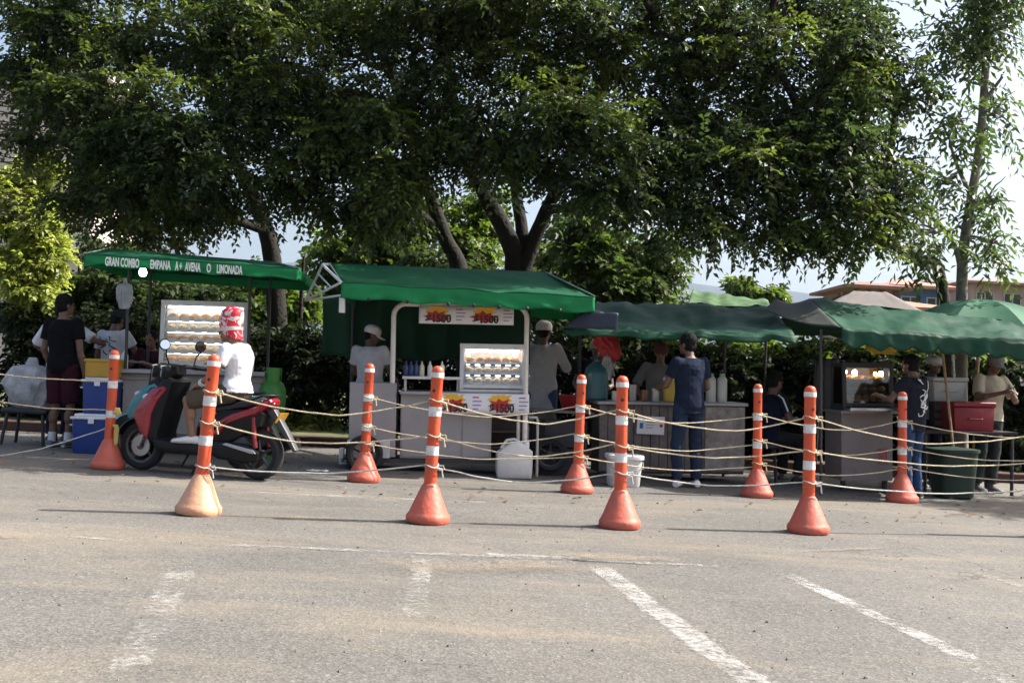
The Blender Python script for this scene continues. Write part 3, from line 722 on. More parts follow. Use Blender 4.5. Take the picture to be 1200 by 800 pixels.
BK = [(126, 552, 133, 'orange post in front of the blue coolers, hung with yellow knots', 0), (426, 567, 433, 'orange post in front of the cart wheel', 0),
      (676, 580, 682, 'orange post between the white jug and the white bucket', 0), (887, 585, 889, 'orange post in front of the customer on the stool', 0), (1057, 591, 1059, 'orange post in front of the graffiti shirt man', 0)]
POST = {}
proto = {}
def place_post(key, px, py, topx, label, tan, h=None):
    if tan not in proto: o = proto[tan] = make_post(label, TANB if tan else ORANGEB, tan)
    else: o = copy_tree(proto[tan]); o['label'] = label
    loc = gp(px, py); hpx = 1.13 * F / loc.y
    lean = (topx - px) / hpx - .052
    o.matrix_world = Matrix.Translation(loc) @ Matrix.Rotation(lean, 4, 'Y') @ Matrix.Rotation(random.uniform(-1, 1) * .5 + (0 if not tan else .2), 4, 'Z')
    POST[key] = (loc, lean)
for i, (px, py, tx, lb, tan) in enumerate(FR): place_post('F%d' % i, px, py - 3, tx, lb, tan)
for i, (px, py, tx, lb, tan) in enumerate(BK): place_post('B%d' % i, px, py - 3, tx, lb, tan)
place_post('F4', 1236, 630, 1240, 'orange post just past the right edge ending the front rope row', 0)
place_post('B5', 1262, 597, 1264, 'orange post just past the right edge ending the rear rope row', 0)
place_post('B9', -34, 543, -28, 'orange post just past the left edge by the customers', 0)
ROPE = mat('yellow_rope', (.66, .57, .40), .85, var=.25, scale=30, dirt=(.25, .20, .13), dscale=9, bump=.9, bscale=160)
ROPEW = mat('white_rope', (.64, .64, .59), .85, var=.25, scale=30, dirt=(.28, .27, .24), dscale=9, bump=.9, bscale=160)
def on_post(key, h, side=0):
    loc, lean = POST[key]; return loc + V((math.sin(lean) * h + side * .047, -.002, math.cos(lean) * h))
def rope(label, k1, k2, h1, h2, sag, m_=ROPE, r=.0056, knot=True, kink=.5):
    a = on_post(k1, h1, 1); b = on_post(k2, h2, -1); mb = MB(); n = 26; pts = []
    kx = kink + random.uniform(-.12, .12)
    for i in range(n + 1):
        t = i / n
        par = 4 * t * (1 - t); tri = min(t / kx, (1 - t) / (1 - kx))
        pts.append(a + (b - a) * t + V((0, .01 * mnoise.noise(V((t * 4, h1 * 9, a.x))), -sag * (.6 * par + .4 * tri) + .006 * mnoise.noise(V((t * 9, a.x * 3, h1))))))
    mb.tube(pts, r, 7)
    o = mb.build('rope', m_, None); tag(o, label, 'rope', 'ropes strung between the orange posts')
    # loop round each post
    loc, lean = POST[k1]; c = on_post(k1, h1, 0)
    ring = [c + V((.051 * math.cos(q * math.pi / 6), .051 * math.sin(q * math.pi / 6), .012 * math.sin(q * 1.1) + (q / 13) * .012)) for q in range(14)]
    mb = MB(); mb.tube(ring, r, 6); kn = mb.build('loop', m_, o)
    if knot:
        mb = MB()
        e = a + V((.012, -.02, 0))
        mb.tube([e + V((.0, .0, .012)), e + V((.03, -.012, .016)), e + V((.034, .014, -.012)), e + V((.004, .018, -.02)), e + V((-.012, -.015, -.002)), e + V((.02, -.022, -.016)), e + V((.03, -.02, -.07))], r * 1.1, 6)
        mb.build('knot', m_, o)
    return o
def ropes3(k1, k2, d1, d2, hs, sags, mats=None):
    for nm, (h1, h2), sg, m_ in zip(('highest', 'middle', 'lowest'), hs, sags, mats or (ROPE, ROPE, ROPEW)):
        rope('%s rope from %s to %s' % (nm, d1, d2), k1, k2, h1, h2, sg, m_)
ropes3('F0', 'F1', 'tan based post', 'front post before price banner', [(.86, .875), (.64, .62), (.33, .41)], (.13, .10, .05))
ropes3('F1', 'F2', 'price banner post', 'front post before white bucket', [(.875, .87), (.62, .62), (.40, .40)], (.13, .12, .09))
ropes3('F2', 'F3', 'white bucket post', 'tall front right post', [(.86, .88), (.60, .63), (.40, .39)], (.12, .07, .06))
ropes3('F3', 'F4', 'tall front right post', 'the right edge in front', [(.88, .86), (.62, .62), (.38, .40)], (.15, .07, .06))
ropes3('B9', 'B0', 'left edge', 'post before blue coolers', [(.86, .83), (.62, .56), (.0 + .05, .38)], (.02, .04, .05), (ROPE, ROPE, ROPEW))
ropes3('B1', 'B2', 'cart wheel post', 'rear post right of white jug', [(.80, .82), (.52, .56), (.36, .34)], (.14, .13, .08), (ROPE, ROPE, ROPE))
ropes3('B2', 'B3', 'rear post by white jug', 'rear post before stool customer', [(.82, .80), (.54, .52), (.34, .30)], (.11, .10, .08), (ROPE, ROPE, ROPE))
ropes3('B3', 'B4', 'stool customer post', 'rear post before graffiti shirt', [(.82, .82), (.56, .54), (.33, .33)], (.12, .10, .09), (ROPE, ROPE, ROPE))
ropes3('B4', 'B5', 'graffiti shirt post', 'the right edge at rear', [(.82, .80), (.55, .54), (.35, .33)], (.10, .08, .07), (ROPE, ROPE, ROPE))
# dangling yellow knots on the cooler post
for lb, h, L_ in (('bunched yellow cord tied halfway up the cooler post', .56, .05), ('loose yellow cord ends dangling low on the cooler post', .40, .16)):
    c = on_post('B0', h, 1); m = MB()
    for q in range(5):
        s = c + V((.0, -.03, 0)); m.tube([s, s + V((random.uniform(.0, .05), -.02, .02)), s + V((random.uniform(.02, .08), -.03, -.03)), s + V((random.uniform(.0, .05), -.02, -L_ * random.uniform(.6, 1.1)))], .010, 6)
    tag(m.build('cord', mat('yellow_cord', (.55, .42, .12), .8, var=.2)), lb, 'cord', 'cords knotted on the cooler post')

# ------------------------------------------------------------------ people
def skin(c): return mat('skin_%d' % int(c[0] * 1000), c, .55, var=.08, scale=14)
def cloth(name, c, rough=.95, **k): return mat('cloth_' + name, c, rough, var=.14, scale=8, bump=.9, bscale=10, spec=.12, **k)
HAIR = mat('black_hair', (.008, .007, .006), .75, var=.3, scale=40, spec=.15, bump=.6, bscale=90)
DARK = mat('eye_dark', (.02, .015, .012), .25, var=0)
BASE = dict(pel=(0, 0, .93), chest=(0, .005, 1.24), neck=(0, -.01, 1.43), head=(0, .02, 1.585), yaw=0, pitch=0,
            shL=(-.175, -.005, 1.385), shR=(.175, -.005, 1.385), elL=(-.225, -.02, 1.09), elR=(.225, -.02, 1.09), wrL=(-.225, .06, .85), wrR=(.225, .06, .85),
            hipL=(-.09, 0, .90), hipR=(.09, 0, .90), knL=(-.10, .025, .48), knR=(.10, .025, .48), anL=(-.10, -.01, .085), anR=(.10, -.01, .085), ftL=-.12, ftR=.12)
def puff(me, fn, s):
    n = len(me.vertices); co = np.empty(n * 3, np.float32); no = np.empty(n * 3, np.float32)
    me.vertices.foreach_get('co', co); me.vertices.foreach_get('normal', no); co = co.reshape(-1, 3); no = no.reshape(-1, 3)
    d = np.array([fn(V(c)) for c in co.tolist()], np.float32)
    me.vertices.foreach_set('co', ((co + no * d[:, None]) * s).ravel()); me.update()
def person(label, loc, rz, H=1.70, sk=(.22, .115, .07), pose=None, top=None, bottom=None, shoes=None, hair='short', hat=None, extra=None, girth=1.0, tilt=-R(2), sleeve=.62, socks=None, curl=.7):
    t = thing('person', label, 'person', loc, rz, tilt)
    j = dict(BASE); j.update(pose or {}); s = H / 1.70
    q = {k: (V(v) if isinstance(v, tuple) else v) for k, v in j.items()}
    SK = skin(sk)
    X = (q['shR'] - q['shL']).normalized()
    u1 = (q['chest'] - q['pel']).normalized(); u2 = (q['neck'] - q['chest']).normalized()
    Xp = (q['hipR'] - q['hipL']).normalized()
    def axes(u, x): 
        x = (x - u * u.dot(x)).normalized(); return x, u.cross(x)
    def torso(inf, lo, hi):
        x1, y1 = axes(u1, Xp); x2, y2 = axes(u2, X); L1 = (q['chest'] - q['pel']).length; L2 = (q['neck'] - q['chest']).length
        spec = [(-.10, .135, .100), (-.04, .165, .118), (.03, .165, .116), (.12, .143 * girth, .104 * girth), (.22, .150 * girth, .108 * girth)]
        rs = [(q['pel'] + u1 * h * (L1 / .31), x1, y1, (a + inf), (b + inf)) for h, a, b in spec if lo <= h <= hi]
        sp2 = [(.0, .165, .114), (.07, .172, .112), (.125, .155, .098), (.165, .105, .075), (.20, .062, .058)]
        rs += [(q['chest'] + u2 * h * (L2 / .19), x2, y2, a + inf, b + inf) for h, a, b in sp2 if h <= hi - .3 or hi > 1]
        return rs
    b = MB()
    b.rings(torso(-.004, -9, 9), 20)
    for sd in 'LR':
        sh, el, wr = q['sh' + sd], q['el' + sd], q['wr' + sd]
        b.caps(sh, el, .050, .038); b.caps(el, wr, .040, .026)
        m_ = el + (wr - el) * .3; b.sph(m_, .041)
        hp, kn, an = q['hip' + sd], q['kn' + sd], q['an' + sd]
        b.caps(hp, kn, .086, .053); b.caps(kn, an, .052, .035); cm = kn + (an - kn) * .3; bk = V((0, -.014, 0)); b.caps(cm + bk, kn + (an - kn) * .42 + bk, .055, .05)
        fa = q['ft' + sd]; fd = V((math.sin(fa), math.cos(fa), 0)); up = V((0, 0, 1))
        b.caps(an - fd * .025 - up * .045, an + fd * .13 - up * .055, .038, .028); b.caps(an, an - up * .03, .036, .038)
        # hand
        hd = (wr - el).normalized(); side = V((0, 0, 1)).cross(hd); side = side.normalized() if side.length > .2 else V((1, 0, 0))
        if abs(hd.z) > .6: side = V((0, 1, 0)) - hd * hd.y; side.normalize()
        pn = hd.cross(side).normalized()
        if (pn.dot(V((1 if sd == 'L' else -1, 0, -.4)))) < 0: pn = -pn
        pc = wr + hd * .055
        b.caps(wr, pc, .026, .030)
        for k in range(4):
            o = wr + hd * .085 + side * (k - 1.5) * .021; ln = (.036, .042, .039, .030)[k] if sd == 'L' else (.036, .042, .039, .030)[k]
            d1 = (hd + pn * curl * .5).normalized(); d2 = (hd + pn * curl * 1.5).normalized()
            b.caps(wr + hd * .03 + side * (k - 1.5) * .016, o, .014, .011, 7); b.caps(o, o + d1 * ln, .0098, .009, 7); b.caps(o + d1 * ln, o + d1 * ln + d2 * ln, .009, .0075, 7)
        th = wr + hd * .03 + side * .025; e1 = th + (hd * .6 + side * .7 + pn * .3).normalized() * .036; b.caps(th, e1, .014, .0115, 7); b.caps(e1, e1 + (hd + pn * .5).normalized() * .03, .0115, .009, 7)
    hc = q['head']; RH = (Matrix.Rotation(q['yaw'], 3, 'Z') @ Matrix.Rotation(q['pitch'], 3, 'X'))
    def h(x, y, z): return hc + RH @ V((x, y, z))
    b.caps(q['neck'] - u2 * .03, h(0, -.02, -.05), .058, .053)
    b.sph(h(0, -.008, .025), (.074, .092, .088), rot=RH); b.sph(h(0, .022, -.045), (.056, .066, .066), rot=RH)
    b.sph(h(0, .062, -.088), (.026, .022, .02), rot=RH)
    b.caps(h(0, .088, .010), h(0, .102, -.022), .009, .014, 8); b.caps(h(-.03, .078, .022), h(.03, .078, .022), .012, .012, 8)
    b.caps(h(-.02, .083, -.056), h(.02, .083, -.056), .008, .008, 8)
    for sx in (-1, 1): b.sph(h(sx * .076, -.012, -.008), (.012, .02, .032), rot=RH)
    me = b.remesh('body', [SK, DARK, mat('lip', tuple(x * .75 for x in sk), .5)], .0075, 2)
    import bmesh
    bm = bmesh.new(); bm.from_mesh(me)
    e = MB()
    for sx in (-1, 1): e.sph(h(sx * .031, .080, .004), (.011, .006, .007), 8, 6, rot=RH)
    me2 = e.mesh('e', [SK, DARK]); 
    for f in me2.polygons: f.material_index = 1
    bm.from_mesh(me2); bm.to_mesh(me); bm.free(); bpy.data.meshes.remove(me2)
    for v in me.vertices: v.co *= s
    link('body', me, t)
    def fin(mb, name, m_, vox=.009, sm=2, wr_=.0045):
        r = mb.remesh(name, m_, vox, sm)
        puff(r, lambda c: mnoise.noise(c * 9 + V((loc[0], 3, 1))) * wr_ + mnoise.noise(c * 22) * wr_ * .4, s)
        r.update(); return link(name, r, t)
    if top:
        m = MB(); hem = top.get('hem', -.06); rs = torso(.016, -.05 if hem > -.1 else -9, 9)
        c0 = rs[0]; d_ = (hem + .05)
        rs = [(c0[0] + u1 * (hem + (.05 if hem > -.1 else .10)), c0[1], c0[2], c0[3] + top.get('flare', .012), c0[4] + top.get('flare', .012))] + rs
        rs[-1] = (rs[-1][0] - u2 * .008, rs[-1][1], rs[-1][2], .070, .066)
        m.rings(rs, 22)
        for sd in 'LR':
            sh, el, wr = q['sh' + sd], q['el' + sd], q['wr' + sd]; sl = top.get('sleeve', sleeve)
            m.caps(sh - X * (.05 if sd == 'R' else -.05) - u2 * .01, sh, .06, .064)
            if sl <= 1:
                m.cone(sh, sh + (el - sh) * sl, .067, .070); m.sph(sh, .064)
            else:
                m.cone(sh, el, .066, .058); m.sph(sh, .064); m.sph(el, .056); m.cone(el, el + (wr - el) * (sl - 1), .056, .044)
        fin(m, 'shirt', cloth(top['name'], top['col']))
    if bottom:
        m = MB(); rs = [r for r in torso(.010, -9, .13)][:4]; m.rings(rs, 22)
        for sd in 'LR':
            hp, kn, an = q['hip' + sd], q['kn' + sd], q['an' + sd]
            if bottom['len'] <= 1:
                m.caps(hp, hp + (kn - hp) * .05, .098, .098); m.cone(hp, hp + (kn - hp) * bottom['len'], .100, .092)
            else:
                m.caps(hp, hp + (kn - hp) * .05, .096, .096); m.cone(hp, kn, .097, .070); m.sph(kn, .068); m.cone(kn, kn + (an - kn) * (bottom['len'] - 1), .069, .060)
        fin(m, bottom.get('kind', 'trousers'), cloth(bottom['name'], bottom['col']), wr_=.008)
    if shoes:
        for sd in 'LR':
            an = q['an' + sd]; fa = q['ft' + sd]; fd = V((math.sin(fa), math.cos(fa), 0)); up = V((0, 0, 1)); sx = fd.cross(up); z0 = an - up * .085
            m = MB()
            for o, rx, rz_ in ((0, 0, 0),):
                rsx = []
                for dd, w_, h_ in ((-.075, .030, .055), (-.06, .040, .075), (0, .042, .085), (.06, .044, .070), (.13, .048, .052), (.175, .042, .042), (.195, .025, .03)):
                    rsx.append((z0 + fd * dd + up * (h_ / 2 + .006), sx, up, w_, h_ / 2))
                m.rings(rsx, 14)
            r = m.remesh('shoe', [mat('shoe_' + shoes['name'], shoes['col'], .6, dirt=tuple(x * .5 for x in shoes['col']), dscale=12), mat('sole_' + shoes['name'], shoes.get('sole', (.6, .6, .58)), .7)], .007, 1)
            for f in r.polygons:
                if (f.center - z0).z < .028: f.material_index = 1
            for v in r.vertices: v.co *= s
            link('shoe', r, t)
            if socks:
                m = MB(); m.cone(an - up * .02, an + (q['kn' + sd] - an) * .22, .042, .043); r = m.mesh('sock', cloth('sock', socks))
                for v in r.vertices: v.co *= s
                link('sock', r, t)
    if hair:
        m = MB()
        if hat: m.sph(h(0, -.03, .03), (.080, .085, .075), 18, 12, rot=RH); m.sph(h(0, -.045, -.005), (.080, .064, .08), rot=RH)
        elif hair == 'short': m.sph(h(0, -.022, .046), (.090, .100, .092), 18, 12, rot=RH); m.sph(h(0, -.045, -.005), (.083, .068, .085), rot=RH)
        elif hair == 'bun': m.sph(h(0, -.022, .040), (.084, .096, .086), 18, 12, rot=RH); m.sph(h(0, -.05, -.02), (.076, .062, .085), rot=RH); m.sph(h(0, -.125, .03), .042)
        else: m.sph(h(0, -.022, .040), (.085, .097, .086), 18, 12, rot=RH); m.sph(h(0, -.06, -.05), (.078, .055, .13), rot=RH); m.caps(h(0, -.07, -.08), h(0, -.085, -.22), .06, .045)
        r = m.remesh('hair', HAIR, .009, 1)
        puff(r, lambda c: mnoise.noise(c * 40) * .006, s)
        link('hair', r, t)
    if hat:
        m = MB(); sp = []
        for z, rr in ((-.005, .093), (.03, .095), (.065, .090), (.095, .070), (.113, .035)):
            sp.append((h(0, -.010, z + .018), RH @ V((1, 0, 0)), RH @ V((0, 1, 0)), rr * 1.03, rr * 1.14))
        m.rings(sp, 20)
        r = m.mesh('cap', cloth('cap_' + hat['name'], hat['col']))
        for v in r.vertices: v.co *= s
        o = link('cap', r, t)
        if hat.get('brim', 1):
            m = MB(); vs = []
            for a in range(-5, 6):
                an_ = a / 5 * 1.25; c_ = V((math.sin(an_) * .084, math.cos(an_) * .098 - .01, .02)); o_ = V((math.sin(an_) * .086, math.cos(an_) * .098 + .075 * math.cos(an_ * .9), .004 - .012 * abs(math.sin(an_))))
                vs.append((h(*c_), h(*o_), h(*(o_ - V((0, 0, .005)))), h(*(c_ - V((0, 0, .005))))))
            m.loft([[*v] for v in vs]); r = m.mesh('brim', cloth('cap_' + hat['name'], hat['col']))
            for v in r.vertices: v.co *= s
            link('brim', r, o)
    if extra: extra(t, q, h, s, fin, RH, torso, MB)
    return t
# ------------------------------------------------------------------ shared stall materials
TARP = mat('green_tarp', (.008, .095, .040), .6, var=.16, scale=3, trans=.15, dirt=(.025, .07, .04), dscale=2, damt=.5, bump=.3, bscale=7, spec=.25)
VALM = mat('lit_valance', (.016, .26, .085), .6, var=.12, scale=4, trans=.35, dirt=(.02, .16, .06), dscale=3, damt=.5, bump=.5, bscale=9, spec=.25)  # tarp cloth, brightened to paint in light shining through it
TARP2 = mat('old_green_tarp', (.006, .056, .029), .6, var=.25, scale=3, trans=.2, dirt=(.025, .10, .055), dscale=2, damt=.5, bump=.6, bscale=6, spec=.25)
TARP3 = mat('dark_green_cloth', (.008, .055, .025), .8, var=.2, scale=4, trans=.15, bump=.3, bscale=9)
STEEL = mat('scuffed_steel', (.34, .33, .34), .42, metal=.45, var=.12, scale=3, dirt=(.22, .20, .18), dscale=3, damt=.6)
WHITEP = mat('white_enamel', (.62, .62, .61), .45, var=.08, scale=5, dirt=(.33, .30, .26), dscale=4, damt=.6)
DIRTYP = mat('stained_panel', (.29, .27, .255), .55, var=.15, scale=3, dirt=(.20, .17, .15), dscale=2.6, damt=.8)
TUBE = mat('cream_tube', (.66, .62, .56), .4, var=.08, dirt=(.40, .33, .26), dscale=7, damt=.5)
DTUBE = mat('dark_tube', (.05, .05, .05), .5, metal=.3, var=.2)
BLACKP = mat('black_plastic', (.018, .018, .02), .45, var=.2)
TYRE = mat('tyre_rubber', (.02, .02, .021), .85, var=.2, bump=.3, bscale=60)
WOODP = mat('pale_wood_pole', (.34, .23, .12), .75, var=.25, scale=20)
PAPER = mat('white_vinyl', (.72, .71, .72), .5, var=.05)
INK = mat('black_ink', (.012, .012, .014), .5, var=0)
REDI = mat('red_ink', (.45, .02, .02), .5, var=0)
YEL = mat('yellow_ink', (.75, .42, .03), .5, var=0)
PURP = mat('violet_ink', (.28, .20, .42), .5, var=0)
WHITEI = mat('white_ink', (.75, .76, .74), .55, var=.05)
GLASS = glass_mat()
def bulb_mat(name, c, s): return mat(name, (.9, .9, .9), .4, var=0, emit=c, estr=s)
def canopy(t, p, front, ridge, cb, val, tarpm, scallop=0, sag=.05, back=True, seed=1):
    (x0, y0, x1, y1, c), (r0, s0, r1, s1, cr) = front, ridge
    FL, FR, RL, RR = p(x0, y0, c), p(x1, y1, c), p(r0, s0, cr), p(r1, s1, cr)
    BL, BR = V((FL.x, cb, FL.z)), V((FR.x, cb, FR.z))
    def f(u, v): return (0, 0, -sag * math.sin(math.pi * v) * (.5 + .5 * abs(math.sin(u * 6.0 + seed))) * (1 if 0 < v < 1 else 0) - (.012 * abs(math.sin(u * 9.4 + seed)) if v == 0 else 0) + .022 * mnoise.noise(V((u * 9, v * 5, seed))) * (1 if v < 1 else 0))
    m = MB(); m.sheet((FL, FR, RR, RL), 40, 10, f); m.sheet((BR, BL, RL, RR), 40, 10, f)
    m.sheet((BL, FL, RL, RL), 10, 10, lambda u, v: (0, 0, 0)); m.sheet((FR, BR, RR, RR), 10, 10, lambda u, v: (0, 0, 0))
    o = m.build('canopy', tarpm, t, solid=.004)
    m = MB(); m.tube([FL + (FR - FL) * (i / 40) + V(f(i / 40, 0)) for i in range(41)], .007, 6); m.build('piping', tarpm, t)
    for a_, b_ in ((FR, RR), (FL, RL)): m = MB(); m.tube([a_, b_], .008, 6); m.build('piping', mat('edge_highlight', (.20, .28, .22), .7), t)  # pale colour paints the light highlight along the hip edges
    m = MB()
    def vv(u, w):
        d = .035 * mnoise.noise(V((u * 13, w * 2, seed))) * w; s = 0
        if scallop and w > .5: s = -.05 * abs(math.sin(u * scallop * math.pi)) * (w - .5) * 2
        return (0, d - .02 * w, s - (.012 * abs(math.sin(u * 9.4 + seed))) - .012 * w * math.sin(u * 31 + seed))
    dn = V((0, 0, -val))
    m.sheet((FL, FR, FR + dn, FL + dn), 80, 6, vv)
    sd = lambda u, w: (.02 * mnoise.noise(V((u * 8, w, seed + 4))), 0, 0)
    m.sheet((BL, FL, FL + dn, BL + dn), 16, 3, sd); m.sheet((FR, BR, BR + dn, FR + dn), 16, 3, sd); m.sheet((BR, BL, BL + dn, BR + dn), 16, 3)
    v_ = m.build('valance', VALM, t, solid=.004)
    return FL, FR, RL, RR, BL, BR, v_
def pole(t, a, b, r=.02, m_=TUBE, name='pole'):
    m = MB(); m.tube([a, b], r, 10); return m.build(name, m_, t)
def case(label, M, x0, x1, z0, z1, c0, depth, slant, nsh, framem, backm, fr=.022, bulbs=(), group=None, tube=0):
    t = thing('display_case', label, 'display case', M @ V(((x0 + x1) / 2, c0, z0)), 0, 0, group); t.matrix_world = M @ Matrix.Translation(V(((x0 + x1) / 2, c0, z0)))
    w = x1 - x0; h = z1 - z0; X = (-w / 2, w / 2)
    m = MB()
    for x in X:
        m.cone((x, 0, 0), (x, slant, h), fr * 1.3, fr * 1.3, 4); m.cone((x, depth, 0), (x, depth, h), fr, fr, 4)
        m.cone((x, 0, fr), (x, depth, fr), fr, fr, 4); m.cone((x, slant, h), (x, depth, h), fr, fr, 4)
    m.bb(-w / 2 - fr, w / 2 + fr, slant - fr, depth + fr, h, h + .03); m.bb(-w / 2 - fr, w / 2 + fr, -fr, depth + fr, -.03, 0.0)
    m.cone((-w / 2, 0, .03), (w / 2, 0, .03), fr * 1.2, fr * 1.2, 4); m.cone((-w / 2, slant, h - .01), (w / 2, slant, h - .01), fr * 1.2, fr * 1.2, 4)
    m.build('frame', framem, t, bevel=.003)
    m = MB(); m.bb(-w / 2, w / 2, depth - .01, depth, .01, h - .01); m.build('back_panel', backm, t)
    zs = [.05 + (h - .12) * k / nsh for k in range(nsh)]
    for z in zs:
        y = slant * (z / h) + .03
        m = MB(); m.bb(-w / 2 + fr, w / 2 - fr, y, depth - .012, z, z + .012); m.bb(-w / 2 + fr, w / 2 - fr, y - .006, y, z - .012, z + .02); m.build('shelf', framem, t)
    m = MB(); m.sheet([(-w / 2, 0, .02), (w / 2, 0, .02), (w / 2, slant, h), (-w / 2, slant, h)], 1, 1)
    m.build('pane', GLASS, t, solid=.004, smooth=False)
    for x in X: m = MB(); m.sheet([(x, .02, .02), (x, depth, .02), (x, depth, h), (x, slant, h)], 1, 1); m.build('side_glass', GLASS, t, solid=.003, smooth=False)
    for z in (zs[1:] if tube else ()):
        m = MB(); y = slant * (z / h) + .05; m.tube([(-w / 2 + .05, y, z - .016), (w / 2 - .05, y, z - .016)], .007, 6); m.build('glow_tube', bulb_mat('shelf_fill', (1, .94, .86), 4.5), t)  # unseen strips, added under the shelves to brighten the cases
    if tube:
        m = MB(); m.tube([(-w / 2 + .05, slant + .05, h - .045), (w / 2 - .05, slant + .05, h - .045)], .011, 8); m.build('glow_tube', bulb_mat('tube_lamp_%d' % tube, (1, .95, .88), tube), t)
    for (bx, bz, s, br) in bulbs:
        bx *= w; bz *= h; m = MB(); m.sph((bx, slant * bz / h + .07, bz), (.020 * s, .020 * s, .026 * s)); b = m.build('bulb', bulb_mat('warm_bulb_%d' % br, (1, .72, .42), br), t)
        m = MB(); m.cone((bx, slant * bz / h + .07, bz + .022 * s), (bx, slant * bz / h + .07, bz + .05 * s), .012, .010); m.build('socket', BLACKP, b)
    return t, zs, h, w
PAS = [mat('fried_pastry', (.42, .22, .08), .6, var=.35, scale=22, bump=.5, bscale=40), mat('pale_pastry', (.58, .44, .27), .65, var=.25, scale=20, bump=.4, bscale=40), mat('brown_pastry', (.28, .13, .055), .6, var=.35, scale=22, bump=.5, bscale=40)]
_pm = {}
def pastry_mesh(k, kind):
    if (k, kind) in _pm: return _pm[(k, kind)]
    m = MB()
    if kind == 'empanada':
        pts = [(.072 * math.cos(a), .072 * math.sin(a) * .95) for a in [math.pi * i / 10 for i in range(11)]]
        m.prism(pts, -.018, .018, .012)
    elif kind == 'bun': m.sph((0, 0, .03), (.048, .045, .036), 12, 8)
    else:
        m.lathe([(.030, 0), (.038, .07), (.040, .072), (.036, .075)], n=14); m.sph((0, 0, .075), (.034, .034, .018), 10, 6)
    _pm[(k, kind)] = m.mesh('pastry', PAS[k]); return _pm[(k, kind)]
def shelf_food(M_t, zs, w, slant, h, depth, label, group, kinds, n, rows=1):
    for si, z in enumerate(zs):
        kind, k = kinds[si % len(kinds)]
        for r in range(rows):
            for i in range(n):
                x = -w / 2 + w * (i + .5) / n + random.uniform(-.01, .01); y = slant * z / h + .09 + r * .11
                o = link('pastry', pastry_mesh(k, kind)); o.matrix_world = M_t @ Matrix.Translation(V((x, y, z + .0125))) @ Matrix.Rotation(random.uniform(-.35, .35), 4, 'Z')
                tag(o, label % ['lowest', 'second lowest', 'middle', 'second highest', 'highest'][si if len(zs) > 3 else (0, 2, 4)[si]], 'pastry', group)
def bottle(label, M, x, y, z, h=.2, r=.03, col=(.7, .7, .66), cap=(.6, .6, .58), kind=0, group=None, name='bottle', cat='bottle'):
    t = thing(name, label, cat, (0, 0, 0), group=group); t.matrix_world = M @ Matrix.Translation(V((x, y, z)))
    m = MB()
    if kind == 0: pr = [(r * .9, 0), (r, .008), (r, h * .58), (r * .85, h * .68), (r * .35, h * .80), (r * .3, h * .84)]
    elif kind == 1: pr = [(r * .85, 0), (r, .01), (r * 1.02, h * .8), (r * 1.02, h * .84)]
    else: pr = [(r * .9, 0), (r, .01), (r, h * .70), (r * .8, h * .78), (r * .5, h * .82)]
    m.lathe(pr, n=16); m.build('body', mat('plastic_%d_%d_%d' % tuple(int(q * 99) for q in col), col, .35, var=.05), t)
    m = MB(); zz = pr[-1][1]
    if kind == 0: m.lathe([(r * .42, zz), (r * .42, zz + h * .05), (r * .15, h * .93), (r * .08, h)], n=12)
    else: m.lathe([(pr[-1][0] * 1.06, zz - .004), (pr[-1][0] * 1.06, zz + h * .07), (pr[-1][0] * .9, zz + h * .10)], n=14)
    m.build('cap', mat('plasticcap_%d_%d_%d' % tuple(int(q * 99) for q in cap), cap, .4, var=0), t)
    return t
def bag_mesh(w, h, d, seed, tie=True):
    m = MB(); rs = []
    for i in range(22):
        t = i / 21; k = (.55 + .5 * math.sin(math.pi * min(1, t * 1.15)) ** .6) if t < .85 else .28 - (t - .85) * .8
        ring = []
        for j in range(44):
            a = 2 * math.pi * j / 44; cr = V((math.cos(a) * 2.6, math.sin(a) * 2.6, t * 1.5 + seed)); n = 1 + .30 * mnoise.noise(cr) - .20 * (1 - abs(mnoise.noise(cr * 1.9)) * 2.2) * .5 + .20 * mnoise.noise(cr * 4.5)
            ring.append(V((w / 2 * k * n * math.cos(a), d / 2 * k * n * math.sin(a), h * t)))
        rs.append(ring)
    m.loft(rs); return m

# ------------------------------------------------------------------ stall 1 : lettered green canopy
b = gat(222, 12.0); t = thing('food_stall', 'grey counter food stall under green canopy lettered GRAN COMBO', 'food stall', b, R(5), -R(1.5), 'street food stalls'); M = t.matrix_world.copy(); p = P(M); ST1 = M
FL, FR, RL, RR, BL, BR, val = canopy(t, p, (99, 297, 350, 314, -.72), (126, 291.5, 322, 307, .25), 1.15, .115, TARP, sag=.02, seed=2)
m = MB(); nrm = V((0, -1, 0))
def vpt(px, k): # point on the valance face, k = 0 bottom .. 1 top
    u = (p(px, 310, -.76).x - FL.x) / (FR.x - FL.x); q = FL + (FR - FL) * u; return V((q.x, -.79, q.z - .115 * (1 - k) - .012))
for a, c, s in ((124, 164, 'GRAN COMBO'), (177, 201, 'EMPANA'), (206, 214, 'A +'), (217.5, 236, 'AVENA'), (243, 248, 'O'), (255, 285, 'LIMONADA')):
    m = MB(); put_text(m, s, vpt(a, .10), vpt(c, .10), .092, bold=.03); m.build('lettering', WHITEI, val, smooth=False)
x0, x1, z0, z1 = rect(p, 140, 432, 312, 438, 0); zc = p(222, 434, 0).z
m = MB(); m.bb(x0, x1, -.12, .85, zc - .045, zc); m.build('countertop', STEEL, t, bevel=.006)
m = MB(); m.bb(x0 + .05, x1 - .05, -.02, .8, .16, zc - .046); m.bb(x0 + .02, x1 - .02, -.035, -.021, zc - .12, zc - .05); m.build('counter', DIRTYP, t, bevel=.004)
for x in (x0 + .1, x1 - .1):
    for y in (.05, .72): m = MB(); m.cone((x, y, 0), (x, y, .16), .022, .022); m.build('leg', DTUBE, t)
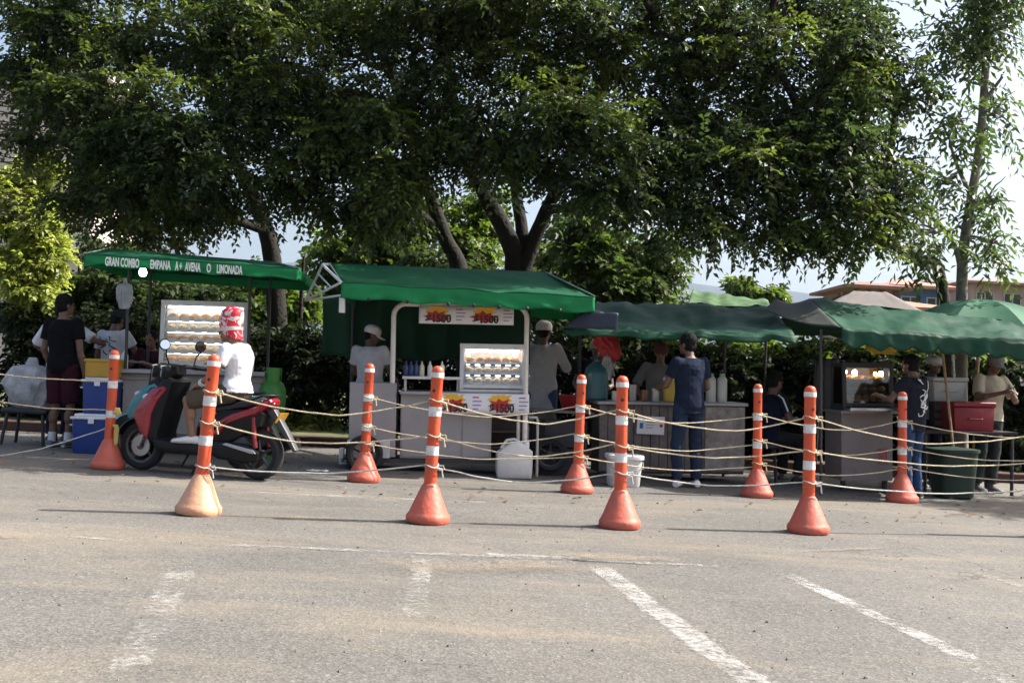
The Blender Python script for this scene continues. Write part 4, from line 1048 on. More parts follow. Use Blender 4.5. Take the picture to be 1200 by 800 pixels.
for px, c in ((147, -.02), (290, -.02)):
    a = p(px, 434, c); pole(t, (a.x, c, zc), (a.x, c, FL.z + .0), .017, DTUBE)
for x in (x0 + .1, x1 - .1): pole(t, (x, .83, zc), (x, .83, FL.z + .05), .017, DTUBE)
cx0, cx1, cz0, cz1 = rect(p, 191, 356, 288, 431, .10)
ct, zs, h, w = case('tall white framed glass case of pastry rows on the lettered stall', M, cx0, cx1, zc + .032, cz1, .04, .24, .03, 5, WHITEP, mat('white_back', (.70, .70, .70), .5, var=.05), tube=8, group='glass pastry cases')
shelf_food(ct.matrix_world, zs, w - .06, .03, h, .24, 'pastry on the %s shelf of the tall case on the lettered stall', 'pastries in the tall white case', [('empanada', 0), ('empanada', 1), ('empanada', 2), ('bun', 1)], 7, 1)
for si, z in enumerate(zs):
    for i in range(6):
        m = MB(); m.bb(-.045, .045, -.002, .0, 0, .055); o = m.build('price_card', PAPER); o.matrix_world = ct.matrix_world @ Matrix.Translation(V((-w / 2 + .03 + (w - .06) * (i + .5) / 6, .04 * z / h + .016, z - .02)))
        tag(o, 'small white price card on the %s shelf edge of the tall case' % ['lowest', 'second lowest', 'middle', 'second highest', 'highest'][si], 'price card', 'price cards in the tall white case')
a = p(167.5, 318, -.60); lt = thing('led_lamp', 'glowing white lamp hanging under the lettered canopy edge', 'lamp', M @ a)
m = MB(); m.lathe([(.010, -.055), (.030, -.046), (.040, -.02), (.038, .005), (.024, .036), (.018, .045)], n=18); m.build('bulb', bulb_mat('cool_bulb', (.72, .84, 1), 14), lt)
m = MB(); m.cone((0, 0, .045), (0, 0, .10), .022, .018); m.build('socket', BLACKP, lt)
PLAST = mat('white_plastic_bag', (.46, .47, .49), .35, var=.35, scale=8, trans=.3, bump=.7, bscale=22)
a = p(146, 362, -.05); bt = bag_mesh(.17, .34, .12, 3).build('plastic_bag', PLAST); bt.matrix_world = M @ Matrix.Translation(a); tag(bt, 'white plastic bag hanging from the left pole of the lettered stall', 'bag')
bottle('white squeeze bottle at the left end of the lettered counter', M, p(147, 430, .1).x, .05, zc, .24, .04)
bottle('white bottle at the right end of the lettered counter behind the rider', M, p(294.5, 430, .1).x, .08, zc, .22, .032)
# gas cylinder
a = gat(315, 12.05); t = thing('gas_cylinder', 'green gas cylinder standing behind the scooter seat', 'gas cylinder', a); t.scale = (1.0, 1.0, 1.17)
GR = mat('green_paint', (.05, .22, .03), .45, var=.15, dirt=(.04, .16, .03), damt=.5)
m = MB(); m.lathe([(.10, .02), (.145, .05), (.15, .1), (.15, .62), (.142, .68), (.11, .735), (.06, .76), (.05, .762)], n=24); m.build('tank', GR, t)
m = MB(); m.lathe([(.128, 0), (.132, 0), (.132, .06), (.128, .06)], n=24); m.build('foot_ring', GR, t)
m = MB(); n_ = 16
for k in (0, 1):
    m.loft([[V((r * math.cos(q + k * math.pi), r * math.sin(q + k * math.pi), z)) for r, z in ((.085, .745), (.09, .745), (.09, .88), (.085, .88))] for q in [.25 + 2.4 * i / 10 for i in range(11)]])
m.build('collar', GR, t)
m = MB(); m.cone((0, 0, .76), (0, 0, .84), .018, .016); m.cone((-.04, 0, .82), (.05, 0, .82), .012, .012); m.build('valve', mat('brass', (.45, .30, .10), .35, metal=1), t)
# coolers and box
BLUE = mat('blue_cooler', (.012, .045, .22), .42, var=.1, dirt=(.03, .05, .12), damt=.4); LID = mat('white_lid', (.66, .68, .70), .45, var=.05, dirt=(.4, .4, .4))
def cooler(label, loc, w, d, h, rz):
    t = thing('cooler', label, 'cooler', loc, rz, -R(1), 'blue coolers stacked by the counter')
    m = MB(); rs = []
    for z, k in ((0, .90), (.02, .93), (h * .86, 1)):
        rs.append([V((w / 2 * k * x, d / 2 * k * y, z)) for x, y in ((-1, -.86), (-.9, -1), (.9, -1), (1, -.86), (1, .86), (.9, 1), (-.9, 1), (-1, .86))])
    m.loft(rs); m.build('tub', BLUE, t, bevel=.008)
    m = MB(); m.bb(-w / 2 - .015, w / 2 + .015, -d / 2 - .015, d / 2 + .015, h * .86, h * .93); m.bb(-w / 2 + .02, w / 2 - .02, -d / 2 + .02, d / 2 - .02, h * .93 - .002, h); m.build('lid', LID, t, bevel=.012)
    m = MB(); hz = h * .7
    m.tube([(-w / 2 - .012, -d / 4, hz), (-w / 2 - .045, -d / 5, hz), (-w / 2 - .045, d / 5, hz), (-w / 2 - .012, d / 4, hz)], .01); m.build('handle', LID, t)
    m = MB(); m.bb(-.03, .03, -d / 2 - .022, -d / 2 - .006, h * .76, h * .9); m.build('latch', LID, t, bevel=.003)
    return t
g0 = gp(112, 530); cooler('lower blue cooler with white lid, bottom of the stack', g0, .42, .42, .43, R(5))
cooler('upper blue cooler with white lid, under the yellow crate', g0 + V((.03, .02, .431)), .33, .36, .40, R(3))
t = thing('crate', 'mustard yellow plastic box on top of the blue coolers', 'crate', g0 + V((.04, .02, .834)), R(4), -R(1)); YC = mat('mustard_plastic', (.47, .27, .03), .5, var=.1, dirt=(.25, .14, .03))
m = MB()
for s in (-1, 1): m.bb(s * .16, s * .145, -.17, .17, 0, .19); m.bb(-.1445, .1445, s * .17, s * .155, 0.0, .19)
m.bb(-.1445, .1445, -.1545, .1545, 0, .012); m.build('box', YC, t, bevel=.004)
m = MB(); m.bb(-.17, .17, -.18, -.171, .165, .195); m.bb(-.17, .17, .171, .18, .165, .195); m.bb(.161, .17, -.1705, .1705, .165, .195); m.bb(-.17, -.161, -.1705, .1705, .165, .195); m.build('rim', YC, t, bevel=.003)
# stool with the bag at the far left
g0 = gat(34, 12.3); t = thing('stool', 'dark stool under the big white bag at the left edge', 'stool', g0); m = MB(); m.bb(-.26, .26, -.2, .2, .36, .42); m.build('seat', BLACKP, t, bevel=.02)
for sx in (-1, 1):
    for sy in (-1, 1): m = MB(); m.cone((sx * .24, sy * .18, 0), (sx * .2, sy * .15, .36), .018, .02); m.build('leg', BLACKP, t)
bt = bag_mesh(.56, .58, .40, 8).build('plastic_bag', PLAST); bt.location = g0 + V((-.02, 0, .421)); tag(bt, 'big crumpled white plastic bag on the dark stool at the left edge', 'bag')

# ------------------------------------------------------------------ stall 2 : steel cart with the price banners
b = gat(512, 11.5); t = thing('food_cart', 'steel food cart with white tube arch and long green canopy', 'food cart', b, R(3), -R(2), 'street food stalls'); M = t.matrix_world.copy(); p = P(M)
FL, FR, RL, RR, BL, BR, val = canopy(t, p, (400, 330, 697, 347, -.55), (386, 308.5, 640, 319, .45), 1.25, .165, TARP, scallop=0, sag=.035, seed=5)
m = MB()
for u in (.11, .26, .42, .52, .62, .73, .86):
    q = FL + (FR - FL) * u; m.sph((q.x, -.60, q.z - .17), (.018, .012, .02), 8, 6)
m.build('tie', INK, val)
for px, py in ((401, 355),):
    a = p(px, py, -.5); m = MB(); m.bb(a.x - .03, a.x + .03, -.53, -.47, a.z - .1, FL.z - .16); m.build('bracket', WHITEP, t, bevel=.005)
A, Fp, B = p(378, 310, .45), p(400, 331, -.55), p(358, 352, 1.0); Fl = p(400, 346, -.5)
m = MB(); m.tube([B, A, Fp], .016); m.tube([B, Fl], .012); m.tube([A, p(388, 310, .45)], .016); m.tube([B, Fp], .014)
for k in (.25, .5, .75): m.tube([B + (A - B) * k, B + (Fp - B) * k], .009)
m.build('end_truss', mat('white_tube', (.72, .72, .72), .4, var=.05), t)
zc = p(540, 459, 0).z; xl = p(468, 500, 0).x; xr = p(618, 500, 0).x; zb = p(540, 543, 0).z
m = MB(); m.bb(xl, xr + .0, -.10, .62, zc - .035, zc); m.build('countertop', STEEL, t, bevel=.005)
xm = p(576, 500, 0).x
m = MB(); m.bb(xl + .01, xm, 0, .58, zb + .05, zc - .036)
m.build('counter', STEEL, t, bevel=.004)
for a_, b_ in ((0, .33), (.34, .67), (.68, 1)):
    m = MB(); x0 = xl + .02 + (xm - xl - .03) * a_; x1 = xl + .02 + (xm - xl - .03) * b_; m.bb(x0 + .006, x1 - .006, -.012, -.002, zb + .07, zc - .14); m.build('door', STEEL, t, bevel=.003)
m = MB(); m.bb(xl - .62, xr, -.02, .6, zb - .0, zb + .045); m.build('chassis', DTUBE, t)
m = MB(); m.bb(xm + .002, xr - .02, .3, .58, zb + .05, zc - .037); m.bb(xm + .002, xr - .02, 0, .29, zb + .16, zb + .18); m.bb(xm + .002, xr - .02, 0, .29, zb + .34, zb + .355); m.build('open_shelf', mat('dark_board', (.05, .035, .03), .8, var=.3), t)
pc = [p(px, 500, 0).x for px in (409, 464)]; zt = p(436, 448, 0).z
m = MB(); m.bb(pc[0], pc[1], -.02, .45, zb + .06, zt); m.build('side_cabinet', STEEL, t, bevel=.006)
m = MB(); m.bb(pc[0] - .012, pc[1] - .06, -.034, -.022, zb + .05, zb + .24); m.build('mudflap', WHITEP, t, bevel=.003)
m = MB(); m.bb(pc[0] - .10, pc[0] - .05, -.02, .1, zb - .02, zb + .15); m.bb(pc[0] - .05, pc[0] - .012, -.02, .1, zb - .02, zb + .03); m.build('bumper', WHITEP, t, bevel=.004)
za = p(540, 358, -.04).z; al = p(461, 420, -.04).x; ar = p(616, 420, -.04).x; rr = .13
pts = [(al, -.13, zt + .0)] + [(al, -.13, za - rr)] + [(al + rr - rr * math.cos(q), -.13, za - rr + rr * math.sin(q)) for q in [math.pi / 2 * i / 6 for i in range(1, 7)]] + [(ar - rr + rr * math.sin(q), -.13, za - rr + rr * math.cos(q)) for q in [math.pi / 2 * i / 6 for i in range(0, 7)]] + [(ar, -.13, zb + .1)]
m = MB(); m.tube(pts, .027, 12); m.build('arch', TUBE, t)
m = MB(); m.tube([(ar - .07, -.10, zc - .03), (ar - .07, -.10, zb + .1)], .02, 10); m.build('pole', TUBE, t)
for x, y in ((al - .55, 1.1), (ar + .72, 1.1)): pole(t, (x, y, 0), (x, y, FL.z + .02), .02, DTUBE)
m = MB(); cl, cr_ = p(378, 380, 1.15), p(622, 380, 1.15); zt_ = FL.z - .02
m.sheet([(cl.x, 1.15, zt_), (cr_.x, 1.15, zt_), (cr_.x, 1.15, p(600, 425, 1.15).z), (cl.x, 1.15, p(400, 418, 1.15).z)], 60, 10, lambda u, v: (0, .05 * math.sin(u * 40) * (.4 + v) + .05 * mnoise.noise(V((u * 9, v * 3, 2))), .02 * math.sin(u * 23) * v)); m.build('curtain', TARP3, t, solid=.004)
def wheel(t, c, r, w, name='wheel', spokes=8, hubm=STEEL, parent=None):
    m = MB(); Y = V((0, 1, 0)); X = V((1, 0, 0)); Z = V((0, 0, 1)); pr = [(r * .70, -w * .40), (r * .86, -w * .5), (r * .96, -w * .36), (r, 0), (r * .96, w * .36), (r * .86, w * .5), (r * .70, w * .40)]
    n = 28; c = V(c)
    m.loft([[c + Y * y + X * rr * math.cos(2 * math.pi * j / n) + Z * rr * math.sin(2 * math.pi * j / n) for rr, y in pr + [pr[0]]][:-1] for j in range(n + 1)], cap=False)
    o = m.build(name, TYRE, t)
    m = MB(); pr = [(r * .72, -w * .38), (r * .62, -w * .30), (r * .62, w * .30), (r * .72, w * .38)]
    m.loft([[c + Y * y + X * rr * math.cos(2 * math.pi * j / n) + Z * rr * math.sin(2 * math.pi * j / n) for rr, y in pr] for j in range(n + 1)], cap=False)
    for k in range(spokes):
        a = 2 * math.pi * k / spokes + .2; d = X * math.cos(a) + Z * math.sin(a); m.cone(c + d * r * .12, c + d * r * .64, r * .075, r * .055, 6)
    m.cone(c - Y * w * .45, c + Y * w * .45, r * .17, r * .17, 12); m.build('rim', hubm, o)
    return o
wheel(t, (p(427, 536, -.06).x, -.09, .20), .20, .12, spokes=5, hubm=DTUBE); wheel(t, (p(645, 536, .2).x, .25, .20), .20, .12, spokes=5, hubm=DTUBE)
# upper shelf with bottles
x0, x1, _, _ = rect(p, 472, 440, 540, 447, .02); zs_ = p(505, 441, .02).z
m = MB(); m.bb(x0, x1, -.09, .25, zs_ - .03, zs_); m.cone((x0 + .03, .0, zc), (x0 + .03, .0, zs_ - .03), .015, .015); m.cone((x1 - .03, .0, zc), (x1 - .03, .0, zs_ - .03), .015, .015); m.build('shelf', WHITEP, t, bevel=.004)
for px, cc, lb in ((476, (.03, .05, .12), 'dark sauce bottle at the left end of the cart shelf'), (482, (.03, .05, .14), 'dark sauce bottle second from left on the cart shelf'), (488, (.04, .06, .15), 'dark sauce bottle third from left on the cart shelf'), (494.5, (.62, .56, .36), 'pale yellow sauce bottle on the cart shelf'), (504, (.7, .7, .66), 'white sauce bottle on the cart shelf beside the yellow one'), (518, (.7, .7, .66), 'white sauce bottle on the cart shelf right of the post')):
    bottle(lb, M, p(px, 430, .05).x, .05, zs_, .17, .028, cc, cc, group='sauce bottles on the steel cart')
cx0, cx1, cz0, cz1 = rect(p, 541, 406, 614, 462, -.02)
ct, zs, h, w = case('slant fronted white glass case with lit bulbs on the steel cart', M, cx0, cx1, zc + .032, cz1, -.06, .42, .10, 3, WHITEP, mat('grey_back', (.55, .55, .57), .5, var=.05), tube=9, bulbs=((-.40, .84, 1, 30), (.36, .84, 1.1, 30), (.36, .20, 1.1, 30)), group='glass pastry cases')
shelf_food(ct.matrix_world, zs, w - .08, .10, h, .42, 'pale pastry on the %s shelf of the slanted case on the steel cart', 'pastries in the slanted case', [('bun', 1), ('bun', 1), ('bun', 0)], 6, 2)
for si, z in enumerate(zs[1:]):
    for i in range(5):
        m = MB(); m.bb(-.03, .03, -.002, 0, 0, .05); m.bb(-.02, .02, -.0035, -.0022, .012, .03); m.m[-6:] = [1] * 6; o = m.build('price_card', [PAPER, INK]); o.matrix_world = ct.matrix_world @ Matrix.Translation(V((-w / 2 + .06 + (w - .12) * (i + .5) / 5, .10 * z / h + .012, z - .035)))
        tag(o, 'white price card on the %s shelf edge of the slanted case' % ['middle', 'upper'][si], 'price card', 'price cards in the slanted case')
def banner(label, M, x0, x1, z0, z1, y, seed):
    t = thing('price_banner', label, 'banner', (0, 0, 0), group='price banners on the steel cart'); t.matrix_world = M @ Matrix.Translation(V((x0, y, z0))); w = x1 - x0; h = z1 - z0
    m = MB(); m.sheet([(0, 0, 0), (w, 0, 0), (w, 0, h), (0, 0, h)], 24, 3); m.build('sheet', PAPER, t, solid=.004)
    for k in range(2):
        red = MB(); yl = MB(); ink = MB(); vi = MB(); rd = MB()
        cx = w * (.19 + .50 * k); cz = h * .52
        def star(mb, rx, rz, n, ph, yy, zoff=0, up=False):
            pts = []
            for i in range(2 * n):
                a = math.pi * i / n + ph; q = 1 if i % 2 == 0 else .62; q *= .85 + .3 * random.random()
                z = cz + zoff + rz * q * math.sin(a)
                pts.append((cx + rx * q * math.cos(a), yy, min(h * .97, max(h * .04, z))))
            mb.add(pts, [tuple(range(2 * n))])
        star(yl, w * .145, h * .52, 11, .1, -.004, h * .12); star(red, w * .155, h * .36, 9, .3, -.0055, -h * .12)
        put_text(ink, '$1500', (cx - w * .115, -.007, h * .10), (cx + w * .15, -.007, h * .10), h * .42, bold=.035)
        for r in range(4):
            (rd if r == 0 else vi).bb(cx + w * .20, cx + w * (.20 + (.07, .10, .09, .06)[r]), -.0045, -.0035, h * (.78 - .19 * r), h * (.84 - .19 * r))
        yl.build('burst', YEL, t, smooth=False); red.build('burst', REDI, t, smooth=False); ink.build('lettering', INK, t, smooth=False); vi.build('fine_print', PURP, t, smooth=False); rd.build('fine_print', REDI, t, smooth=False)
x0, x1, z0, z1 = rect(p, 491, 359, 602, 380, -.15); banner('upper white price banner hung under the tube arch', M, x0, x1, z0, z1, -.165, 1)
x0, x1, z0, z1 = rect(p, 511, 461, 620, 485, -.16); banner('lower white price banner below the slanted glass case', M, x0, x1, z0, z1, -.165, 2)
# white jerrycan
a = gp(602, 560); t = thing('jerrycan', 'white plastic water can on the ground by the steel cart', 'water can', a, R(4), -R(2)); JC = mat('milky_plastic', (.66, .66, .65), .4, var=.06, trans=.15, dirt=(.42, .40, .36), dscale=5, damt=.45)
m = MB(); m.prism([(-.175, .0), (.175, .0), (.19, .06), (.19, .29), (.07, .385), (-.03, .385), (-.19, .27), (-.19, .06)], -.12, .12, .035); m.build('body', JC, t)
m = MB(); m.tube([(-.14, 0, .315), (-.08, 0, .40), (0, 0, .41), (.06, 0, .375)], .016); m.build('handle', JC, t)
m = MB(); m.lathe([(.035, .33), (.036, .40), (.03, .41)], (.125, 0, -.02), 14); m.build('cap', mat('white_lid', (.66, .68, .70)), t)
# cream bent rail right of cart
a = gat(630, 11.7); t = thing('rail', 'cream bent tube rail beside the steel cart', 'rail', a); p_ = P(t.matrix_world)
m = MB(); q = [p_(620, 489, 0), p_(629, 489, 0), p_(630, 494, 0), p_(630, 535, 0)]; q[-1].z = 0; m.tube(q[:1] + q[1:], .016, 10); m.build('tube', TUBE, t)

# ------------------------------------------------------------------ stall 3 : tarp stall
b = gat(790, 12.0); t = thing('food_stall', 'plank fronted food stall under a sagging green tarp', 'food stall', b, R(4), -R(2), 'street food stalls'); M = t.matrix_world.copy(); p = P(M)
m = MB()
q = [p(660, 384, -.6), p(932, 394, -.7), p(905, 360, .5), p(700, 353, .6)]
def tf(u, v): return (0, 0, .05 * mnoise.noise(V((u * 6, v * 3, 2))) - .09 * math.sin(math.pi * v) * math.sin(math.pi * u) + .025 * mnoise.noise(V((u * 16, v * 7, 4))))
m.sheet(q, 50, 14, tf); m.sheet([q[3], q[2], p(920, 385, 1.3), p(690, 385, 1.5)], 50, 8, tf)
m.build('canopy', TARP2, t, solid=.004)
m = MB(); a_, c_ = q[0], q[1]
m.sheet([a_, c_, c_ + V((0, -.02, -.07)), a_ + V((0, -.02, -.06))], 60, 3, lambda u, v: (0, .02 * math.sin(u * 30) * v, tf(u, 0)[2] - .02 * abs(math.sin(u * 14)) * v)); m.build('valance', TARP2, t, solid=.004)
m = MB(); e0, e1 = p(658, 384, -.62), p(722, 386, -.66); m.sheet([e0, e1, e1 + V((.02, -.01, .17)), e0 + V((.25, -.01, .19))], 14, 5, lambda u, v: (0, -.02, .02 * mnoise.noise(V((u * 4, v * 4, 1))))); m.build('patch', mat('navy_tarp', (.012, .022, .05), .6, var=.2), t, solid=.004)
zc = p(790, 471, 0).z; xl, xr = p(702, 500, 0).x, p(872, 500, 0).x
m = MB(); m.bb(xl - .03, xr + .03, -.06, .62, zc - .035, zc); m.build('countertop', STEEL, t, bevel=.005)
PLANK = mat('weathered_plank', (.13, .105, .095), .8, var=.4, scale=5, dirt=(.26, .23, .21), dscale=4, damt=.6)
m = MB(); m.bb(xl, xr, .01, .58, .08, zc - .036); m.build('counter', mat('dark_board', (.05, .035, .03)), t)
n = 17
m = MB()
for i in range(n):
    x0 = xl + (xr - xl) * i / n; m.bb(x0 + .004, x0 + (xr - xl) / n - .004, -.012 + .004 * (i % 3), .008, .10, zc - .04)
m.build('plank_front', PLANK, t, bevel=.002)
m = MB(); m.bb(p(826, 500, 0).x, xr, -.026, -.015, .12, zc - .045); m.build('metal_sheet', mat('pale_plank', (.30, .26, .23), .8, var=.4, scale=9, dirt=(.14, .11, .10), dscale=6, damt=.7), t)
for px, c in ((849, .55), (704, .6)): a = p(px, 420, c); pole(t, (a.x, c, 0), (a.x, c, p(px, 384, c).z), .018, DTUBE)
x0, x1, z0, z1 = rect(p, 746, 487, 778, 508, -.03)
s = thing('sign', 'small white notice on the plank front of the tarp stall', 'sign', (0, 0, 0)); s.matrix_world = M @ Matrix.Translation(V((x0, -.035, z0))) @ Matrix.Rotation(R(2), 4, 'Y'); w = x1 - x0; h = z1 - z0
m = MB(); m.bb(0, w, -.006, .006, 0, h); m.build('board', PAPER, s)
m = MB(); m.bb(.03, .07, -.008, -.0065, h * .3, h * .62); m.build('emblem', mat('blue_ink', (.02, .16, .35), .5, var=0), s)
m = MB()
for k in range(3): m.bb(w * .32, w * (.7 - .06 * k), -.008, -.0065, h * (.66 - .16 * k), h * (.71 - .16 * k))
m.build('fine_print', mat('grey_ink', (.3, .3, .32), .5, var=0), s)
m = MB(); m.rings([((w * .88, -.007, h * .5), V((1, 0, 0)), V((0, 0, 1)), .02, .02), ((w * .88, -.0085, h * .5), V((1, 0, 0)), V((0, 0, 1)), .02, .02)], 12); m.build('emblem', REDI, s)
# things on and round the counter
bottle('tall mustard yellow juice jar on the tarp stall counter', M, p(785, 465, .1).x, .1, zc, .30, .075, (.50, .36, .05), (.7, .7, .66), 1, name='jar', cat='jar')
for px, lb in ((833, 'white plastic bottle left of two by the man in blue'), (846, 'white plastic bottle right of two by the man in blue')): bottle(lb, M, p(px, 465, .12).x, .12, zc, .36, .058, (.55, .58, .52), (.30, .42, .26), 2)
for px, lb, hh, cc in ((742, 'clear plastic cup stack left of the yellow jar', .2, (.42, .40, .38)), (756, 'short brown glass on the tarp stall counter', .14, (.22, .11, .06)), (769, 'pale cup beside the yellow jar', .16, (.55, .52, .46)), (722, 'white cup at the left of the tarp stall counter', .12, (.6, .6, .58))):
    bottle(lb, M, p(px, 465, .1).x, .14, zc, hh, .042, cc, cc, 1, name='cup', cat='cup')
RB = mat('red_plastic', (.42, .015, .02), .4, var=.15, trans=.15, bump=.6, bscale=15)
a = p(722, 422, .3); bt = bag_mesh(.22, .44, .16, 5).build('plastic_bag', RB); bt.matrix_world = M @ Matrix.Translation(a) @ Matrix.Rotation(R(-32), 4, 'Y'); tag(bt, 'bright red plastic bag hanging under the tarp stall canopy', 'bag')
a = p(711, 445, .25); bt = bag_mesh(.12, .32, .1, 9).build('plastic_bag', PLAST); bt.matrix_world = M @ Matrix.Translation(a); tag(bt, 'thin white plastic bag hanging beside the red bag', 'bag')
t_ = thing('water_jug', 'round teal water jug at the left end of the tarp stall', 'water jug', (0, 0, 0)); t_.matrix_world = M @ Matrix.Translation(V((p(699, 470, .25).x, .28, zc)))
m = MB(); m.lathe([(.11, 0), (.135, .02), (.14, .1), (.132, .13), (.14, .16), (.14, .30), (.12, .37), (.06, .42), (.032, .44), (.032, .47)], n=22); m.build('body', mat('teal_plastic', (.03, .11, .13), .3, var=.1), t_)
m = MB(); m.lathe([(.036, .46), (.036, .495), (.03, .50)], n=14); m.build('cap', BLACKP, t_)
a = gp(730, 569); t = thing('bucket', 'square white bucket on the ground in front of the tarp stall', 'bucket', a, R(6)); m = MB()
m.lathe([(.155, 0), (.165, .02), (.182, .29), (.182, .295)], n=32, sq=[.6] * 4); m.build('tub', JC, t)
m = MB(); m.lathe([(.186, .285), (.198, .287), (.198, .32), (.19, .328), (.02, .328)], n=32, sq=[.6] * 5); m.build('lid', JC, t)
m = MB(); m.tube([(-.19, -.03, .27), (-.17, -.17, .20), (0, -.225, .16), (.17, -.17, .20), (.19, -.03, .27)], .005); m.build('handle', STEEL, t)
# side table with red tub left of the planks
a = gat(660, 12.6); t = thing('table', 'low grey table between the steel cart and the tarp stall', 'table', a, R(4)); pp = P(t.matrix_world); zt = pp(660, 480, 0).z
m = MB(); m.bb(-.42, .42, -.3, .3, zt - .03, zt); m.build('tabletop', DIRTYP, t, bevel=.005)
for sx in (-1, 1):
    for sy in (-1, 1): m = MB(); m.cone((sx * .38, sy * .26, 0), (sx * .38, sy * .26, zt - .03), .018, .018); m.build('leg', DTUBE, t)
o = thing('basin', 'red plastic basin on the low grey table', 'basin', t.matrix_world @ V((.1, 0, zt))); m = MB(); m.lathe([(.13, 0), (.15, .01), (.20, .17), (.215, .175), (.205, .18), (.15, .03), (.02, .02)], n=24); m.build('bowl', RB, o)

for k, (px, Y, z, lb) in enumerate(((655, 12.1, 0, 'lower dark crate under the low grey table'), (657, 12.12, .31, 'upper dark crate stacked under the low grey table'))):
    o = thing('crate', lb, 'crate', gat(px, Y) + V((0, 0, z)), R(4 + 5 * k), 0, 'dark crates under the grey table'); DC = mat('dark_crate', (.022, .022, .028), .5, var=.3)
    m = MB()
    for sx in (-1, 1): m.bb(sx * .24, sx * .225, -.16, .16, 0, .30); m.bb(-.2245, .2245, sx * .16, sx * .145, 0, .30)
    m.bb(-.2245, .2245, -.1445, .1445, 0, .012); m.build('box', DC, o, bevel=.004)
    m = MB()
    for q in (.06, .15, .24): m.bb(-.2, .2, -.168, -.161, q, q + .025)
    m.build('rib', DC, o)
# ------------------------------------------------------------------ stall 4 : dark green canopy at right
b = gat(1040, 11.8); t = thing('food_stall', 'food stall with scalloped dark green canopy and lit case at right', 'food stall', b, R(2), -R(2.5), 'street food stalls'); M = t.matrix_world.copy(); p = P(M)
FL, FR = p(986, 384, -.75), p(1210, 401, -.75); RL, RR = p(948, 350, .55), p(1215, 380, .55); BL, BR = V((RL.x - .35, 1.5, FL.z)), V((RR.x, 1.5, FL.z)); LL = p(896, 363, .3)
m = MB(); fn = lambda u, v: (0, 0, .045 * mnoise.noise(V((u * 7, v * 4, 8))) + .02 * mnoise.noise(V((u * 22, v * 6, 3))) - .05 * math.sin(math.pi * v) * abs(math.sin(u * 7)))
m.sheet((FL, FR, RR, RL), 46, 12, fn); m.sheet((RL, RR, BR, BL), 30, 8, fn)
m.build('canopy', TARP2, t, solid=.004)
m = MB(); m.sheet((LL, FL, RL, p(908, 350, .6)), 14, 10, lambda u, v: (0, 0, -.05 * math.sin(math.pi * u))); m.build('side_flap', mat('shaded_brown_tarp', (.028, .035, .028), .7, var=.2, trans=.05), t, solid=.004)  # shade on this side of the canopy is painted into the dark cloth
m = MB()
m.sheet((FL, FR, FR + V((0, -.02, -.15)), FL + V((0, -.02, -.15))), 90, 5, lambda u, w: (0, .03 * mnoise.noise(V((u * 14, w, 7))) * w, fn(u, 0)[2] - (.05 * abs(math.sin(u * 8 * math.pi)) if w > .7 else 0))); m.build('valance', TARP2, t, solid=.004)
zc = p(1015, 481, 0).z; xl, xr = p(986, 500, 0).x, p(1046, 500, 0).x
m = MB(); m.bb(xl - .03, xr + .03, -.08, .6, zc - .03, zc); m.build('countertop', STEEL, t, bevel=.006)
m = MB(); m.bb(xl, xr, 0, .55, .14, zc - .031); m.build('counter', mat('grimy_panel', (.24, .21, .20), .6, var=.2, dirt=(.10, .08, .07), dscale=3, damt=.7), t, bevel=.004)
m = MB(); a = p(1034, 535, 0)
for k in range(6): m.tube([(a.x + random.uniform(-.06, .06), -.004, a.z + random.uniform(-.1, .1)) for _ in range(4)], .006, 5)
m.build('graffiti', mat('pink_ink', (.45, .15, .14), .6), t)
for px, c in ((962, -.5), (1210, -.5)): a = p(px, 420, c); pole(t, (a.x, c, 0), (a.x, c, p(px, 386 if px < 1000 else 402, c).z), .015, DTUBE)
for x in (xl + .05, xr - .05): m = MB(); m.cone((x, .1, 0), (x, .1, .14), .03, .03); m.build('leg', DTUBE, t)
cx0, cx1, cz0, cz1 = rect(p, 989, 428, 1044, 474, .06)
ct, zs, h, w = case('dark framed glass case with glowing bulbs on the right stall', M, cx0, cx1, zc + .032, cz1, .04, .4, .03, 3, DTUBE, mat('amber_back', (.20, .11, .05), .7, var=.2), bulbs=((-.42, .84, 1, 12), (-.22, .82, 1.5, 14), (.22, .80, 1, 10), (.34, .80, 1.4, 14)), group='glass pastry cases')
shelf_food(ct.matrix_world, zs, w - .06, .03, h, .4, 'brown pastry on the %s shelf of the dark case on the right stall', 'pastries in the dark case', [('cup', 0), ('bun', 2), ('bun', 0)], 5, 2)
o = thing('tray', 'shiny steel tray on the counter edge below the dark glass case', 'tray', (0, 0, 0)); o.matrix_world = M @ Matrix.Translation(V(((xl + xr) / 2, -.16, zc + .004))); m = MB(); m.bb(-.27, .27, -.09, .07, 0, .012); m.bb(-.28, .28, -.105, -.091, .0, .035); m.build('pan', mat('bright_steel', (.6, .6, .6), .25, metal=.8, var=.05), o, bevel=.004)
YB = mat('yellow_plastic', (.62, .42, .03), .4, var=.12, trans=.25, bump=.5, bscale=15)
a = p(1036, 415, .1); bt = bag_mesh(.32, .20, .18, 12).build('plastic_bag', YB); bt.matrix_world = M @ Matrix.Translation(a); tag(bt, 'bigger yellow bag hanging under the right canopy', 'bag')
a = p(1063, 412, .1); bt = bag_mesh(.10, .16, .1, 15).build('plastic_bag', YB); bt.matrix_world = M @ Matrix.Translation(a); tag(bt, 'small yellow bag hanging above the graffiti shirt man', 'bag')
